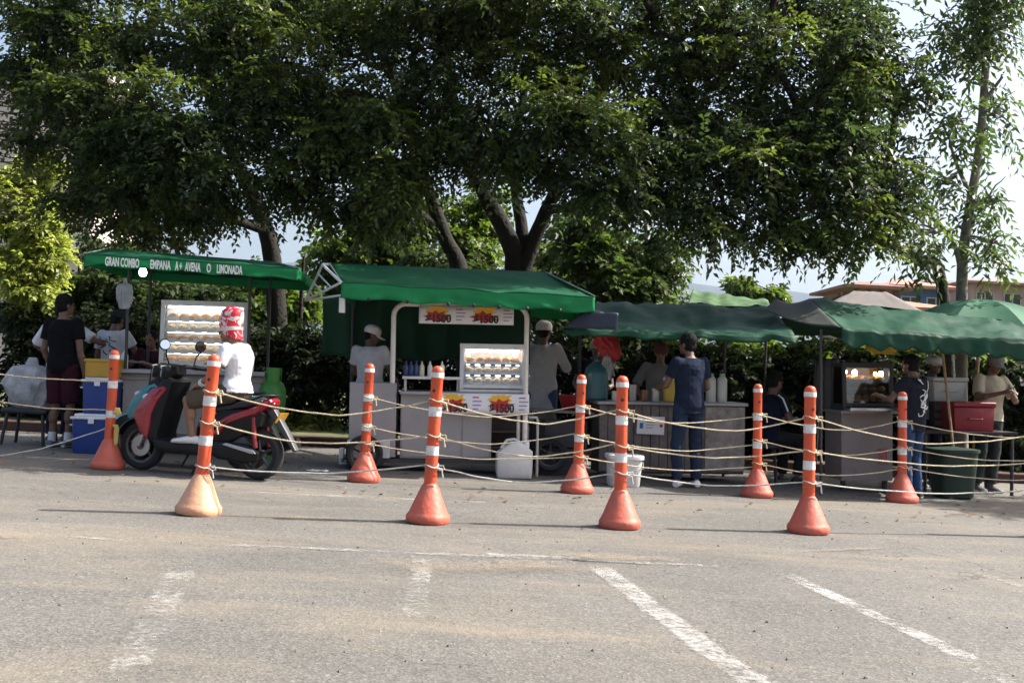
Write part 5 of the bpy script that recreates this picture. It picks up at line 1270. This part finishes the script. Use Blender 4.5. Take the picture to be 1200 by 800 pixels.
# boxes right of it
b = gat(1132, 12.2); t = thing('table', 'dark table holding the white and red cool boxes', 'table', b, R(2), -R(2)); Mt = t.matrix_world.copy(); pp = P(Mt); zt = pp(1130, 505, 0).z
m = MB(); m.bb(-.55, .55, -.1, .6, zt - .03, zt); m.build('tabletop', mat('dark_board', (.05, .035, .03)), t, bevel=.004)
for sx in (-.5, .5):
    for sy in (-.06, .55): m = MB(); m.cone((sx, sy, 0), (sx, sy, zt - .03), .02, .02); m.build('leg', DTUBE, t)
def coolbox(label, M_, x, y, z, w, d, h, bodym, lidm):
    o = thing('cool_box', label, 'cool box', (0, 0, 0)); o.matrix_world = M_ @ Matrix.Translation(V((x, y, z)))
    m = MB(); m.prism([(-w / 2 * .94, 0), (w / 2 * .94, 0), (w / 2, h * .82), (-w / 2, h * .82)], -d / 2, d / 2, .02); m.build('tub', bodym, o)
    m = MB(); m.bb(-w / 2 - .012, w / 2 + .012, -d / 2 - .012, d / 2 + .012, h * .82 + .002, h); m.build('lid', lidm, o, bevel=.015)
    m = MB(); m.tube([(-.08, -d / 2 - .012, h * .45), (-.08, -d / 2 - .03, h * .42), (.08, -d / 2 - .03, h * .42), (.08, -d / 2 - .012, h * .45)], .008); m.build('handle', lidm, o); return o
x0, x1, z0, z1 = rect(pp, 1112, 471, 1160, 505, .1)
coolbox('dark red cool box on the table at right', Mt, (x0 + x1) / 2, .15, zt, x1 - x0, .36, z1 - z0, mat('deep_red_plastic', (.24, .012, .02), .5, var=.12), mat('deep_red_plastic', (.24, .012, .02)))
x0, x1, z0, z1 = rect(pp, 1090, 442, 1130, 470, .55)
wx = (x0 + x1) / 2; 
o = thing('crate', 'dark crate raising the white cool box', 'crate', (0, 0, 0)); o.matrix_world = Mt @ Matrix.Translation(V((wx, .60, zt))); m = MB(); m.bb(-.2, .2, -.15, .15, 0, max(.1, z0 - zt - .003)); m.build('box', mat('dark_board', (.05, .035, .03)), o, bevel=.004)
m = MB(); 
for k in range(3): m.bb(-.19, .19, -.158, -.151, .04 + k * .09, .10 + k * .09)
m.build('slat', PLANK, o)
coolbox('white cool box standing behind the red one', Mt, wx, .60, max(zt + .1, z0), x1 - x0, .28, z1 - z0, mat('grey_white_plastic', (.50, .51, .50), .5, var=.06), mat('grey_white_plastic', (.50, .51, .50)))
# green bin
a = gp(1113, 577); a.y = 11.75; a.x = gat(1116, 11.75).x; t = thing('bin', 'dark green plastic bin on the ground below the red box', 'bin', a, R(3), -R(2)); GB = mat('bin_green', (.008, .030, .018), .5, var=.15, dirt=(.05, .07, .05), damt=.4)
m = MB(); m.lathe([(.17, 0), (.19, .02), (.235, .50), (.235, .51)], n=32, sq=[.7] * 4); m.build('tub', GB, t); m = MB(); m.lathe([(.24, .50), (.25, .503), (.25, .535), (.02, .56)], n=32, sq=[.7] * 4); m.build('lid', GB, t)
# leaning wooden pole
a = at(1111, 470, 12.0); b_ = at(1103, 398, 12.0); d = (a - b_); a2 = a + d * (a.z / -d.z) if d.z < 0 else a
t = thing('wooden_pole', 'slim bare wooden pole leaning under the right canopy', 'pole', a2); m = MB(); m.tube([V((0, 0, 0)), (b_ + (b_ - a) * .15) - a2], .016, 8); m.build('shaft', WOODP, t)
# grey flat awning behind, umbrella, far green tent
b = gat(1015, 14.3); t = thing('awning', 'grey brown sheet awning rising behind the right canopy', 'awning', b); p = P(t.matrix_world)
m = MB(); q = [p(958, 362, 0), p(1095, 372, 0), p(1040, 343, .9), p(1000, 341, .9)]; m.sheet(q, 16, 6, lambda u, v: (0, 0, .02 * mnoise.noise(V((u * 6, v * 4, 3))))); m.sheet([q[3], q[2], q[1] + V((0, 1.8, 0)), q[0] + V((0, 1.8, 0))], 16, 6); m.build('canopy', mat('grey_brown_sheet', (.10, .09, .085), .8, var=.2, dirt=(.2, .14, .12)), t, solid=.01)
m = MB(); m.tube([p(950, 358, -.02), p(1095, 374, -.02)], .03, 8); m.build('beam', mat('dark_beam', (.05, .04, .04), .8), t)
for px in (962, 1090):
    a = p(px, 400, 0); pole(t, (a.x, .0, 0), (a.x, .0, p(px, 362 if px < 1000 else 372, 0).z), .02, DTUBE)
b = gat(1140, 13.2); t = thing('parasol', 'large parasol with green and cream panels behind the right canopy', 'parasol', b); p = P(t.matrix_world); top = p(1128, 349, 0); top.x = 0; 
rad = 1.05; zr = p(1140, 388, 0).z; tips = [V((rad * math.cos(2 * math.pi * k / 8 + .087), rad * math.sin(2 * math.pi * k / 8 + .087), zr)) for k in range(8)]
for k in range(8):
    m = MB(); a, c = tips[k], tips[(k + 1) % 8]; tp = V((0, 0, top.z)); m.sheet([a, c, tp, tp], 8, 8, lambda u, v: (0, 0, (.10 * math.sin(math.pi * v) - .06 * math.sin(math.pi * u) * (1 - v)) if v < 1 else 0)); m.build('canopy_panel', mat('cream_canvas', (.58, .50, .36), .8, trans=.3, var=.06) if k in (7, 0) else mat('parasol_green', (.03, .14, .075), .7, trans=.3, var=.15), t)
m = MB(); m.tube([(0, 0, 0), (0, 0, top.z + .06)], .022, 10); m.build('pole', WOODP, t)
for k in range(8): m = MB(); m.tube([(0, 0, top.z - .05), tips[k] + V((0, 0, -.01))], .006, 5); m.build('rib', DTUBE, t)
b = gat(850, 15.0); t = thing('awning', 'pale green striped tent roof peeking behind the middle tarp', 'awning', b); p = P(t.matrix_world)
m = MB(); q = [p(800, 372, -.5), p(905, 366, -.5), p(900, 352, .8), p(812, 340, .8)]; m.sheet(q, 40, 6, lambda u, v: (0, 0, .02 * math.sin(u * 26 + v * 2) * (1 - v * .4) + .03 * mnoise.noise(V((u * 6, v * 3, 1))))); m.build('canopy', mat('pale_green_canvas', (.10, .17, .09), .85, trans=.3, var=.4, scale=5, spec=.1), t, solid=.004)
for px in (808, 898): a = p(px, 400, 0); pole(t, (a.x, 0, 0), (a.x, 0, p(px, 362, 0).z), .018, DTUBE)
# grey cloth hanging left of case, litter
b = gat(968, 12.6); t = thing('hanging_cloth', 'grey cloth hung at the left end of the right stall', 'cloth', b); p = P(t.matrix_world); q = [p(956, 422, 0), p(984, 420, 0), p(984, 482, 0), p(956, 482, 0)]
m = MB(); m.sheet(q, 16, 6, lambda u, v: (0, .03 * math.sin(u * 20), 0)); m.build('cloth', mat('grey_cloth', (.16, .16, .17), .9), t, solid=.004); m = MB(); m.tube([q[0], q[1]], .01, 6); 
m.tube([V((q[0].x, 0, 0)), q[0]], .012, 6); m.build('pole', DTUBE, t)
for px, py, lb, L_ in ((372, 553, 'white paper scrap on the asphalt near the cart wheel post', .22), (912, 562, 'white flattened cup on the asphalt by the stool customer post', .20), (438, 556, 'tiny white scrap on the asphalt right of the cart wheel post', .06)):
    a = gp(px, py); m = MB(); m.sheet([(-L_ / 2, -.05, .004), (L_ / 2, -.04, .004), (L_ / 2, .05, .004), (-L_ / 2, .05, .004)], 8, 4, lambda u, v: (0, 0, .025 * (.5 + mnoise.noise(V((u * 5, v * 4, px)))))); o = m.build('litter', PAPER, None, solid=.003); o.location = a; tag(o, lb, 'litter', 'litter scraps on the lot')
# ------------------------------------------------------------------ scooters
RED = mat('red_paint', (.27, .006, .022), .25, var=.06, coat=.6); TEAL = mat('teal_paint', (.03, .21, .24), .28, var=.06, coat=.5); SBLK = mat('satin_black', (.008, .008, .009), .42, var=.15, spec=.25); SEATM = mat('seat_vinyl', (.010, .010, .011), .5, var=.15, bump=.3, bscale=60)
SILV = mat('cast_alloy', (.45, .45, .46), .35, metal=.8, var=.1); CHROME = mat('mirror_glass', (.75, .78, .8), .06, metal=1, var=0); PLATE = mat('yellow_plate', (.42, .22, .02), .5, var=.05); LENS = mat('red_lens', (.16, .006, .006), .15, var=0); CLEAR = mat('clear_lens', (.6, .6, .62), .1, var=0); DKRED = mat('black_panel', (.02, .02, .022), .3, var=.1, coat=.3)
RIM = mat('dark_rim', (.10, .10, .105), .35, metal=.7, var=.15)
def scooter(label, loc, rz, paint, mirrors=True, tilt=0):
    t = thing('scooter', label, 'scooter', loc, rz, 0, None); t.rotation_euler.x = tilt
    def sl(name, pts, y, m_, bev=.03, par=t): pts = [(a * .55 if a < 0 and name != 'rear_fender' else a, c) for a, c in pts]; m = MB(); m.prism(pts, -y, y, bev); return m.build(name, m_, par)
    def tb(name, pts, r, m_, par=t, n=10): m = MB(); m.tube(pts, r, n); return m.build(name, m_, par)
    wheel(t, (0, 0, .235), .235, .12, spokes=5, hubm=RIM); fw = wheel(t, (1.25, 0, .235), .235, .10, spokes=5, hubm=RIM)
    m = MB(); m.rings([((1.25, .035, .235), V((1, 0, 0)), V((0, 0, 1)), .10, .10), ((1.25, .041, .235), V((1, 0, 0)), V((0, 0, 1)), .10, .10)], 20); m.build('brake_disc', SILV, fw)
    for s in (-1, 1): tb('fork', [(1.25, s * .07, .235), (1.12, s * .07, .55)], .022, SILV)
    tb('steering_stem', [(1.13, 0, .53), (.97, 0, .90)], .035, SBLK)
    m = MB(); rs = []
    for k in range(11):
        a = R(20 + 125 * k / 10); c = V((1.25, 0, .235)); d = V((math.cos(a), 0, math.sin(a))); rs.append([c + d * rr + V((0, y, 0)) for rr, y in ((.262, -.075), (.278, -.06), (.283, 0), (.278, .06), (.262, .075), (.256, .06), (.262, 0), (.256, -.06))])
    m.loft(rs); m.build('front_fender', paint if paint is TEAL else SBLK, t)
    sl('inner_shield', [(1.10, .30), (1.17, .42), (1.09, .62), (1.02, .84), (.92, .90), (.86, .86), (.93, .62), (.99, .38), (.98, .30)], .17, SBLK)
    sl('front_apron', [(1.27, .53), (1.19, .67), (1.08, .785), (.955, .83), (.90, .79), (.99, .68), (1.05, .55), (1.06, .42), (1.09, .30), (1.18, .36), (1.22, .44)], .20, paint, .05)
    sl('nose_panel', [(1.21, .58), (1.13, .74), (1.03, .85), (.95, .87), (.96, .81), (1.07, .775), (1.17, .66)], .075, DKRED, .03)
    for s in (-1, 1): m = MB(); m.sph((1.155, s * .12, .70), (.05, .028, .035), 12, 8); m.build('indicator', CLEAR, t)
    sl('headlight_cowl', [(1.06, .88), (1.06, .97), (.98, 1.03), (.87, 1.02), (.86, .93), (.95, .87)], .10, SBLK, .055)
    m = MB(); m.sph((1.055, 0, .93), (.025, .085, .05), 14, 8); m.build('headlight', CLEAR, t)
    tb('handlebar', [(.80, .34, .985), (.87, .24, 1.005), (.93, .08, .99), (.93, -.08, .99), (.87, -.24, 1.005), (.80, -.34, .985)], .015, SBLK)
    for s in (-1, 1):
        tb('grip', [(.88, s * .22, 1.003), (.795, s * .35, .984)], .022, SEATM); tb('brake_lever', [(.90, s * .20, 1.01), (.93, s * .27, 1.0), (.86, s * .36, .985)], .007, SILV)
        if mirrors:
            st = tb('mirror', [(.88, s * .20, 1.01), (.89, s * .25, 1.10), (.86, s * .30, 1.17)], .007, SBLK)
            m = MB(); m.rings([((.868, s * .30 + .012, 1.205), V((.70, .71, 0)), V((.10, -.10, 1)).normalized(), .05, .05), ((.88, s * .30, 1.205), V((.70, .71, 0)), V((.10, -.10, 1)).normalized(), .055, .055), ((.895, s * .30 - .02, 1.205), V((.70, .71, 0)), V((.10, -.10, 1)).normalized(), .04, .04)], 16); m.build('mirror_head', SBLK, st)
            m = MB(); m.rings([((.867, s * .30 + .0135, 1.205), V((.70, .71, 0)), V((.10, -.10, 1)).normalized(), .044, .044), ((.865, s * .30 + .015, 1.205), V((.70, .71, 0)), V((.10, -.10, 1)).normalized(), .044, .044)], 16); m.build('mirror_glass', CHROME, st)
    sl('floorboard', [(1.02, .25), (1.03, .33), (.95, .32), (.48, .29), (.42, .34), (.40, .25), (.55, .20), (.95, .20)], .19, SBLK, .03)
    sl('underseat', [(.50, .28), (.50, .40), (.44, .58), (.34, .64), (-.02, .66), (-.14, .62), (-.10, .50), (.10, .42), (.30, .30)], .13, SBLK, .03)
    sl('seat', [(.46, .60), (.47, .655), (.40, .685), (.28, .685), (.18, .715), (.02, .745), (-.08, .74), (-.12, .71), (-.02, .68), (.26, .63), (.38, .60)], .135, SEATM, .045)
    sl('side_panel', [(-.20, .735), (-.05, .70), (.25, .60), (.44, .50), (.47, .43), (.42, .37), (.34, .42), (.28, .50), (.14, .555), (-.04, .61), (-.17, .69)], .165, paint, .045)
    sl('tail', [(-.05, .735), (-.10, .755), (-.22, .755), (-.255, .73), (-.20, .685), (-.05, .67)], .10, paint, .03)
    m = MB(); m.sph((-.125, 0, .705), (.03, .075, .03), 12, 8); m.build('tail_light', LENS, t)
    tb('grab_rail', [(.08, .12, .73), (-.06, .12, .78), (-.13, .06, .785), (-.13, -.06, .785), (-.06, -.12, .78), (.08, -.12, .73)], .012, SBLK)
    sl('rear_fender', [(-.04, .66), (-.14, .66), (-.28, .46), (-.38, .30), (-.35, .28), (-.25, .42), (-.14, .55)], .045, mat('grey_plastic', (.055, .055, .06), .5), .012)
    m = MB(); m.box((-.20, 0, .585), (.006, .17, .10), Matrix.Rotation(R(-28), 3, 'Y')); m.build('number_plate', PLATE, t)
    sl('engine', [(.46, .22), (.48, .32), (.34, .40), (.12, .40), (.06, .33), (.16, .22)], .10, mat('engine_grey', (.07, .07, .07), .5, metal=.5, var=.2), .02)
    m = MB(); m.prism([(.44, .22), (.46, .30), (.38, .345), (.05, .33), (-.07, .26), (-.06, .185), (.05, .16), (.36, .18)], .10, .165, .025); m.build('gear_cover', SBLK, t)
    m = MB(); m.prism([(.30, .315), (.26, .335), (-.02, .285), (-.05, .255), (.0, .25)], .166, .178, .004); m.build('cover_trim', SILV, t)
    m = MB(); m.tube([(.30, -.14, .20), (.12, -.16, .24), (-.10, -.17, .30), (-.30, -.17, .36)], [.02, .05, .06, .045], 14); m.build('muffler', SBLK, t)
    for s in (-1, 1): m = MB(); m.tube([(-.02, s * .12, .30), (.0, s * .12, .38), (.01, s * .12, .46), (.02, s * .12, .58)], .022, 10); m.build('shock', mat('spring_red', (.25, .02, .02), .4), t)
    tb('kickstand', [(.52, .12, .22), (.60, .17, .02)], .011, SBLK)
    tb('cable', [(.90, .10, 1.0), (1.03, .12, .98), (1.06, .10, .80), (1.04, .06, .70)], .006, SBLK)
    return t
ra, fa = gp(303, 562), gp(164, 550); fwd = (fa - ra).normalized(); srz = math.atan2(fwd.y, fwd.x)
SCO = scooter('red scooter carrying the rider in the white shirt', ra, srz, RED)
# teal one behind it
tl = scooter('teal scooter parked half hidden behind the red scooter', ra + V((-.10, .62, 0)) + fwd * .20, srz + R(2), TEAL, mirrors=False)

def tall_cap(t, q, h, s, fin, RH, torso, MB_):
    m = MB(); rs = []
    for i, (z, rx, ry, dy) in enumerate(((-.10, .080, .080, -.035), (-.06, .092, .098, -.02), (-.02, .098, .110, -.004), (.03, .100, .114, 0), (.075, .100, .114, -.012), (.12, .098, .110, -.026), (.158, .088, .096, -.04), (.182, .066, .070, -.05), (.195, .028, .03, -.054))):
        rs.append((h(0, dy - .012, z + .022), RH @ V((1, 0, 0)), RH @ V((0, 1, .25)).normalized(), rx, ry))
    m.rings(rs, 24)
    mm = bpy.data.materials.new('red_white_print'); mm.use_nodes = True; N = mm.node_tree.nodes; L = mm.node_tree.links; tc = N.new('ShaderNodeTexCoord'); n = N.new('ShaderNodeTexNoise'); n.inputs['Scale'].default_value = 13; n.inputs['Detail'].default_value = 3; n.inputs['Distortion'].default_value = 1.2
    r = N.new('ShaderNodeValToRGB'); r.color_ramp.interpolation = 'CONSTANT'; e = r.color_ramp.elements; e[0].color = (.50, .015, .035, 1); e[1].position = .53; e[1].color = (.68, .55, .53, 1); L.new(tc.outputs['Object'], n.inputs['Vector']); L.new(n.outputs['Fac'], r.inputs['Fac']); L.new(r.outputs['Color'], N['Principled BSDF'].inputs['Base Color']); N['Principled BSDF'].inputs['Roughness'].default_value = .5
    r_ = m.mesh('cap', mm)
    puff(r_, lambda c: mnoise.noise(c * 16) * .012, s)
    o = link('cap', r_, t, 'tall red and white patterned cap')
    m = MB(); sp = [(h(0, -.012, z + .012), RH @ V((1, 0, 0)), RH @ V((0, 1, 0)), a, b) for z, a, b in ((-.02, .098, .113), (-.018, .101, .117), (.012, .1025, .119), (.014, .098, .114))]; m.rings(sp, 24); r_ = m.mesh('band', mat('white_band', (.6, .52, .5), .7))
    for v in r_.vertices: v.co *= s
    link('band', r_, o)
def watch(t, q, h, s, fin, RH, torso, MB_):
    tall_cap(t, q, h, s, fin, RH, torso, MB_)
    m = MB(); d = (q['wrL'] - q['elL']).normalized(); c = q['wrL'] - d * .02; m.cone((c - d * .018) * s, (c + d * .018) * s, .037, .035, 14); m.build('watch', WHITEP, t)
# rider: person axes (right, forward, up) = (-y, x, z) of the scooter
person('rider seated on the red scooter in white shirt and tall red patterned cap', ra, srz - R(90), 1.70, (.24, .13, .085), dict(
    pel=(0, .28, .82), chest=(.005, .275, 1.09), neck=(0, .325, 1.24), head=(.0, .395, 1.372), pitch=R(-6), yaw=R(8),
    shL=(-.175, .31, 1.19), shR=(.175, .32, 1.195), elL=(-.25, .38, .96), elR=(.27, .42, .99), wrL=(-.185, .55, .86), wrR=(.22, .60, 1.04),
    hipL=(-.09, .30, .79), hipR=(.09, .30, .79), knL=(-.19, .67, .70), knR=(.17, .66, .68), anL=(-.15, .63, .375), anR=(.13, .62, .375), ftL=-.2, ftR=.1),
    top=dict(name='white', col=(.68, .69, .72), hem=-.03), bottom=dict(name='checked_brown', col=(.075, .06, .045), len=.97, kind='shorts'), shoes=dict(name='white', col=(.68, .68, .70)), extra=watch, tilt=0, girth=.9)
# ------------------------------------------------------------------ standing people
def hp(px, feet, head):
    l = gp(px, feet); return l, (feet - head) * l.y / F * 1.0
def hy(px, Y, head):
    l = gat(px, Y); z = at(px, head, Y).z; return l, z
l, H = hp(70, 524, 346)
person('man in black shirt and burgundy shorts standing at the left coolers', l, R(-12), H, (.16, .085, .055), dict(wrR=(.25, .03, .85), wrL=(-.20, .10, .86), knL=(-.09, .02, .48), yaw=R(-25)), top=dict(name='black', col=(.006, .006, .008), hem=-.10), bottom=dict(name='burgundy', col=(.045, .010, .018), len=.98, kind='shorts'), shoes=dict(name='grey', col=(.14, .14, .15)), socks=(.65, .65, .65))
l, H = hy(68, 12.75, 353)
person('man in white tee half hidden behind the black shirt man', l, R(-14), H, (.17, .09, .06), dict(shL=(-.21, 0, 1.38), shR=(.21, 0, 1.38), elL=(-.40, .06, 1.18), wrL=(-.34, .28, 1.04), elR=(.42, .04, 1.24), wrR=(.56, .22, 1.16)), girth=1.2, top=dict(name='white2', col=(.66, .67, .69), hem=-.14, sleeve=.9), bottom=dict(name='navy', col=(.02, .025, .05), len=1.95), shoes=dict(name='grey', col=(.14, .14, .15)))
def print_back(t, q, h, s, fin, RH, torso, MB_):
    m = MB(); c = q['chest'] + V((0, -.142, .03)); random.seed(3)
    for k in range(7):
        a = V((random.uniform(-.09, .09), 0, random.uniform(-.10, .10))); m.tube([(c + a + V((random.uniform(-.03, .03) * i, .004 * i * i, -.022 * i))) * s for i in range(4)], .007, 5)
    m.build('print', INK, t)
    m = MB(); x, u = V((1, 0, 0)), V((0, 0, 1)); c = q['pel'] + V((.0, -.136, -.03)); m.add([(c + V((-.05, 0, -.10))) * s, (c + V((.05, 0, -.10))) * s, (c + V((.0, -.002, .12))) * s], [(0, 1, 2)]); m.build('apron_gap', mat('teal_cloth', (.03, .14, .18), .9), t, solid=.006)
l, H = hy(129, 12.85, 362)
person('vendor in white printed shirt and dark cap behind the blue coolers', l, R(-20), H, (.15, .08, .055), dict(elR=(.26, .12, 1.15), wrR=(.24, .38, 1.14), head=(.0, .07, 1.565), pitch=R(-20)), top=dict(name='offwhite', col=(.58, .58, .60), hem=-.22, flare=.03), bottom=dict(name='navy', col=(.02, .025, .05), len=1.95), shoes=dict(name='grey', col=(.14, .14, .15)), hat=dict(name='dark', col=(.03, .03, .035)), extra=print_back)
l, H = gat(171, 12.95), 1.6
def plate(t, q, h, s, fin, RH, torso, MB_): pass
w_ = person('woman in dark top leaning behind the lettered counter with a plate', l, R(172), 1.58, (.17, .085, .06), dict(pel=(0, -.10, .82), chest=(0, .03, 1.08), neck=(0, .09, 1.25), head=(0, .14, 1.385), shL=(-.17, .07, 1.20), shR=(.17, .07, 1.20), elL=(-.24, .16, 1.0), elR=(.24, .16, 1.0), wrL=(-.08, .36, 1.07), wrR=(.12, .36, 1.07), hipL=(-.09, -.10, .80), hipR=(.09, -.10, .80), pitch=R(-10)), top=dict(name='wine', col=(.05, .014, .02), sleeve=1.6), bottom=dict(name='navy', col=(.02, .025, .05), len=1.95), shoes=dict(name='grey', col=(.14, .14, .15)), hair='long')
o = thing('plate', 'white plate in the hands of the woman behind the lettered counter', 'plate', w_.matrix_world @ V((-.0, .45, 1.075)) * 1.0); o.location.z = 1.075 * 1.58 / 1.7 * 1.0; m = MB(); m.lathe([(.05, 0), (.10, .015), (.105, .02), (.05, .008)], n=20); m.build('dish', WHITEP, o)
l, H = hy(431, 12.2, 380)
person('vendor in white cap and pale shirt behind the steel side cabinet', l, R(-12), H, (.13, .07, .05), dict(yaw=R(-62), elL=(-.24, .10, 1.12), wrL=(-.18, .36, 1.08), elR=(.24, .08, 1.12), wrR=(.20, .34, 1.05), head=(0, .06, 1.57), pitch=R(-18)), top=dict(name='pale', col=(.52, .51, .53), hem=-.16), bottom=dict(name='grey', col=(.35, .34, .35), len=1.95), shoes=dict(name='grey', col=(.14, .14, .15)), hat=dict(name='white', col=(.66, .65, .63)))
l, H = hp(634, 547, 377)
person('man in long white coat and white hat right of the steel cart', l, R(-25), H, (.16, .085, .06), dict(elR=(.26, .10, 1.16), wrR=(.16, .34, 1.16), elL=(-.24, .08, 1.12), wrL=(-.12, .32, 1.06)), top=dict(name='coat', col=(.50, .50, .52), hem=-.42, sleeve=1.2, flare=.035), bottom=dict(name='jeans_a', col=(.06, .10, .18), len=1.95), shoes=dict(name='grey', col=(.14, .14, .15)), hat=dict(name='white', col=(.66, .65, .63)))
l, H = hy(763, 13.0, 402)
person('vendor in grey shirt facing out behind the tarp stall counter', l, R(172), H, (.22, .11, .07), dict(elL=(-.30, .08, 1.12), wrL=(-.26, .34, 1.02), elR=(.30, .08, 1.12), wrR=(.22, .34, 1.0), pitch=R(-18), head=(0, .05, 1.575)), top=dict(name='greyshirt', col=(.24, .24, .25), sleeve=.9), bottom=dict(name='navy', col=(.02, .025, .05), len=1.95), shoes=dict(name='grey', col=(.14, .14, .15)), hat=dict(name='maroon', col=(.12, .05, .045), brim=0))
l, H = hy(688, 13.5, 398)
person('vendor in dark shirt and pale fronted cap left of the red hanging bag', l, R(165), H, (.10, .055, .04), dict(wrL=(-.15, .3, 1.0), wrR=(.15, .3, 1.0), elL=(-.25, .06, 1.1), elR=(.25, .06, 1.1)), top=dict(name='black', col=(.006, .006, .008)), bottom=dict(name='navy', col=(.02, .025, .05), len=1.95), shoes=dict(name='grey', col=(.14, .14, .15)), hat=dict(name='tan', col=(.28, .24, .20)))
l, H = hp(806, 571, 391)
person('man in navy tee, jeans and white sneakers at the tarp stall', l, R(24), H, (.14, .075, .05), dict(elL=(-.24, .10, 1.12), wrL=(-.14, .36, 1.10), elR=(.24, .02, 1.10), wrR=(.16, .26, 1.02), anL=(-.13, .02, .085), knL=(-.12, .05, .48), ftL=.75, ftR=.35, head=(-.01, .05, 1.575), yaw=R(20)), top=dict(name='navytee', col=(.012, .018, .036), hem=-.12), bottom=dict(name='jeans_b', col=(.020, .032, .062), len=1.96), shoes=dict(name='white', col=(.68, .68, .70)), girth=1.08)
a = gat(897, 12.3); st = thing('stool', 'black stool under the customer seated by the hedge', 'stool', a); m = MB(); m.lathe([(.02, .40), (.16, .40), (.17, .42), (.16, .45), (.02, .452)], n=22); m.build('seat', BLACKP, st)
for k in range(4): m = MB(); q = k * math.pi / 2 + .6; m.cone((.17 * math.cos(q), .17 * math.sin(q), 0), (.11 * math.cos(q), .11 * math.sin(q), .40), .014, .016); m.build('leg', BLACKP, st)
SIT = dict(pel=(0, 0, .545), chest=(0, .05, .85), neck=(0, .08, 1.04), head=(0, .13, 1.19), shL=(-.175, .06, .995), shR=(.175, .06, .995), elL=(-.22, .16, .74), elR=(.22, .16, .74), wrL=(-.08, .38, .76), wrR=(.08, .38, .76), hipL=(-.09, .02, .53), hipR=(.09, .02, .53), knL=(-.14, .43, .52), knR=(.14, .43, .52), anL=(-.13, .38, .085), anR=(.13, .38, .085), pitch=R(-15))
def stripe_sleeve(t, q, h, s, fin, RH, torso, MB_):
    m = MB(); a, b = q['shR'], q['elR']; d = (b - a).normalized(); o = V((.062, -.035, .0)); m.tube([(a + V((.0, -.05, .045))) * s, (a + o) * s, (a + o + d * .1) * s, (a + o + d * .16) * s], .010, 6); m.build('stripe', WHITEI, t)
person('customer in dark top with white sleeve stripe seated on the black stool', a, R(-60), 1.66, (.15, .08, .055), SIT, top=dict(name='darkblue', col=(.010, .012, .028)), bottom=dict(name='grey2', col=(.022, .022, .025), len=1.95), shoes=dict(name='dark', col=(.03, .03, .03)), extra=stripe_sleeve)
def graffiti(t, q, h, s, fin, RH, torso, MB_):
    m = MB(); c = q['chest'] + V((.05, -.145, -.02)); random.seed(11)
    for k in range(16):
        a = V((random.uniform(-.09, .09), 0, random.uniform(-.17, .15))); pts = [c + a]
        for i in range(4): pts.append(pts[-1] + V((random.uniform(-.05, .05), 0, random.uniform(-.05, .05))))
        m.tube([V((p_.x, p_.y + .9 * (p_.x - c.x + .05) ** 2 * 2, p_.z)) * s for p_ in pts], .006, 5)
    m.build('print', WHITEI, t)
l, H = hp(1068, 584, 416)
person('man in dark shirt with white scrawled print and blue jeans at right', l, R(38), H, (.15, .08, .055), dict(elL=(-.25, .14, 1.16), wrL=(-.16, .36, 1.20), elR=(.24, .06, 1.10), wrR=(.18, .28, 1.05), head=(-.01, .05, 1.575)), top=dict(name='charcoal', col=(.016, .018, .026), hem=-.14), bottom=dict(name='jeans_c', col=(.035, .07, .15), len=1.96), shoes=dict(name='dark', col=(.03, .03, .03)), extra=graffiti, girth=1.05)
l, H = hy(1084, 12.9, 417)
person('vendor in pale cap half hidden behind the scrawled shirt man', l, R(200), H, (.14, .075, .055), dict(elL=(-.25, .06, 1.1), wrL=(-.15, .32, 1.05)), top=dict(name='greyblue', col=(.26, .28, .31), sleeve=1.3), bottom=dict(name='navy', col=(.02, .025, .05), len=1.95), shoes=dict(name='grey', col=(.14, .14, .15)), hat=dict(name='pale', col=(.52, .52, .50)))
l, H = hy(1153, 12.7, 414)
g_ = person('person in cream shirt and grey cap holding a glass at the right edge', l, R(195), H, (.16, .085, .06), dict(elL=(-.27, .12, 1.14), wrL=(-.05, .30, 1.24), elR=(.26, .10, 1.14), wrR=(.08, .30, 1.22), pitch=R(-18), head=(0, .05, 1.575)), top=dict(name='cream', col=(.50, .44, .33), sleeve=.8), bottom=dict(name='dark2', col=(.04, .045, .045), len=1.95), shoes=dict(name='grey', col=(.14, .14, .15)), hat=dict(name='grey', col=(.20, .19, .18)))
o = thing('drinking_glass', 'glass held by the person in the grey cap at the right edge', 'glass', (0, 0, 0)); o.matrix_world = g_.matrix_world @ Matrix.Translation(V((.015, .37, 1.215)) * (H / 1.7)); m = MB(); m.lathe([(.025, 0), (.033, .11), (.030, .11), (.022, .01)], n=16); m.build('tumbler', GLASS, o); m = MB(); m.lathe([(.021, .012), (.027, .085), (.01, .086)], n=14); m.build('drink', mat('amber_drink', (.4, .28, .12), .2), o)
bpy.data.scenes.remove(TMP)
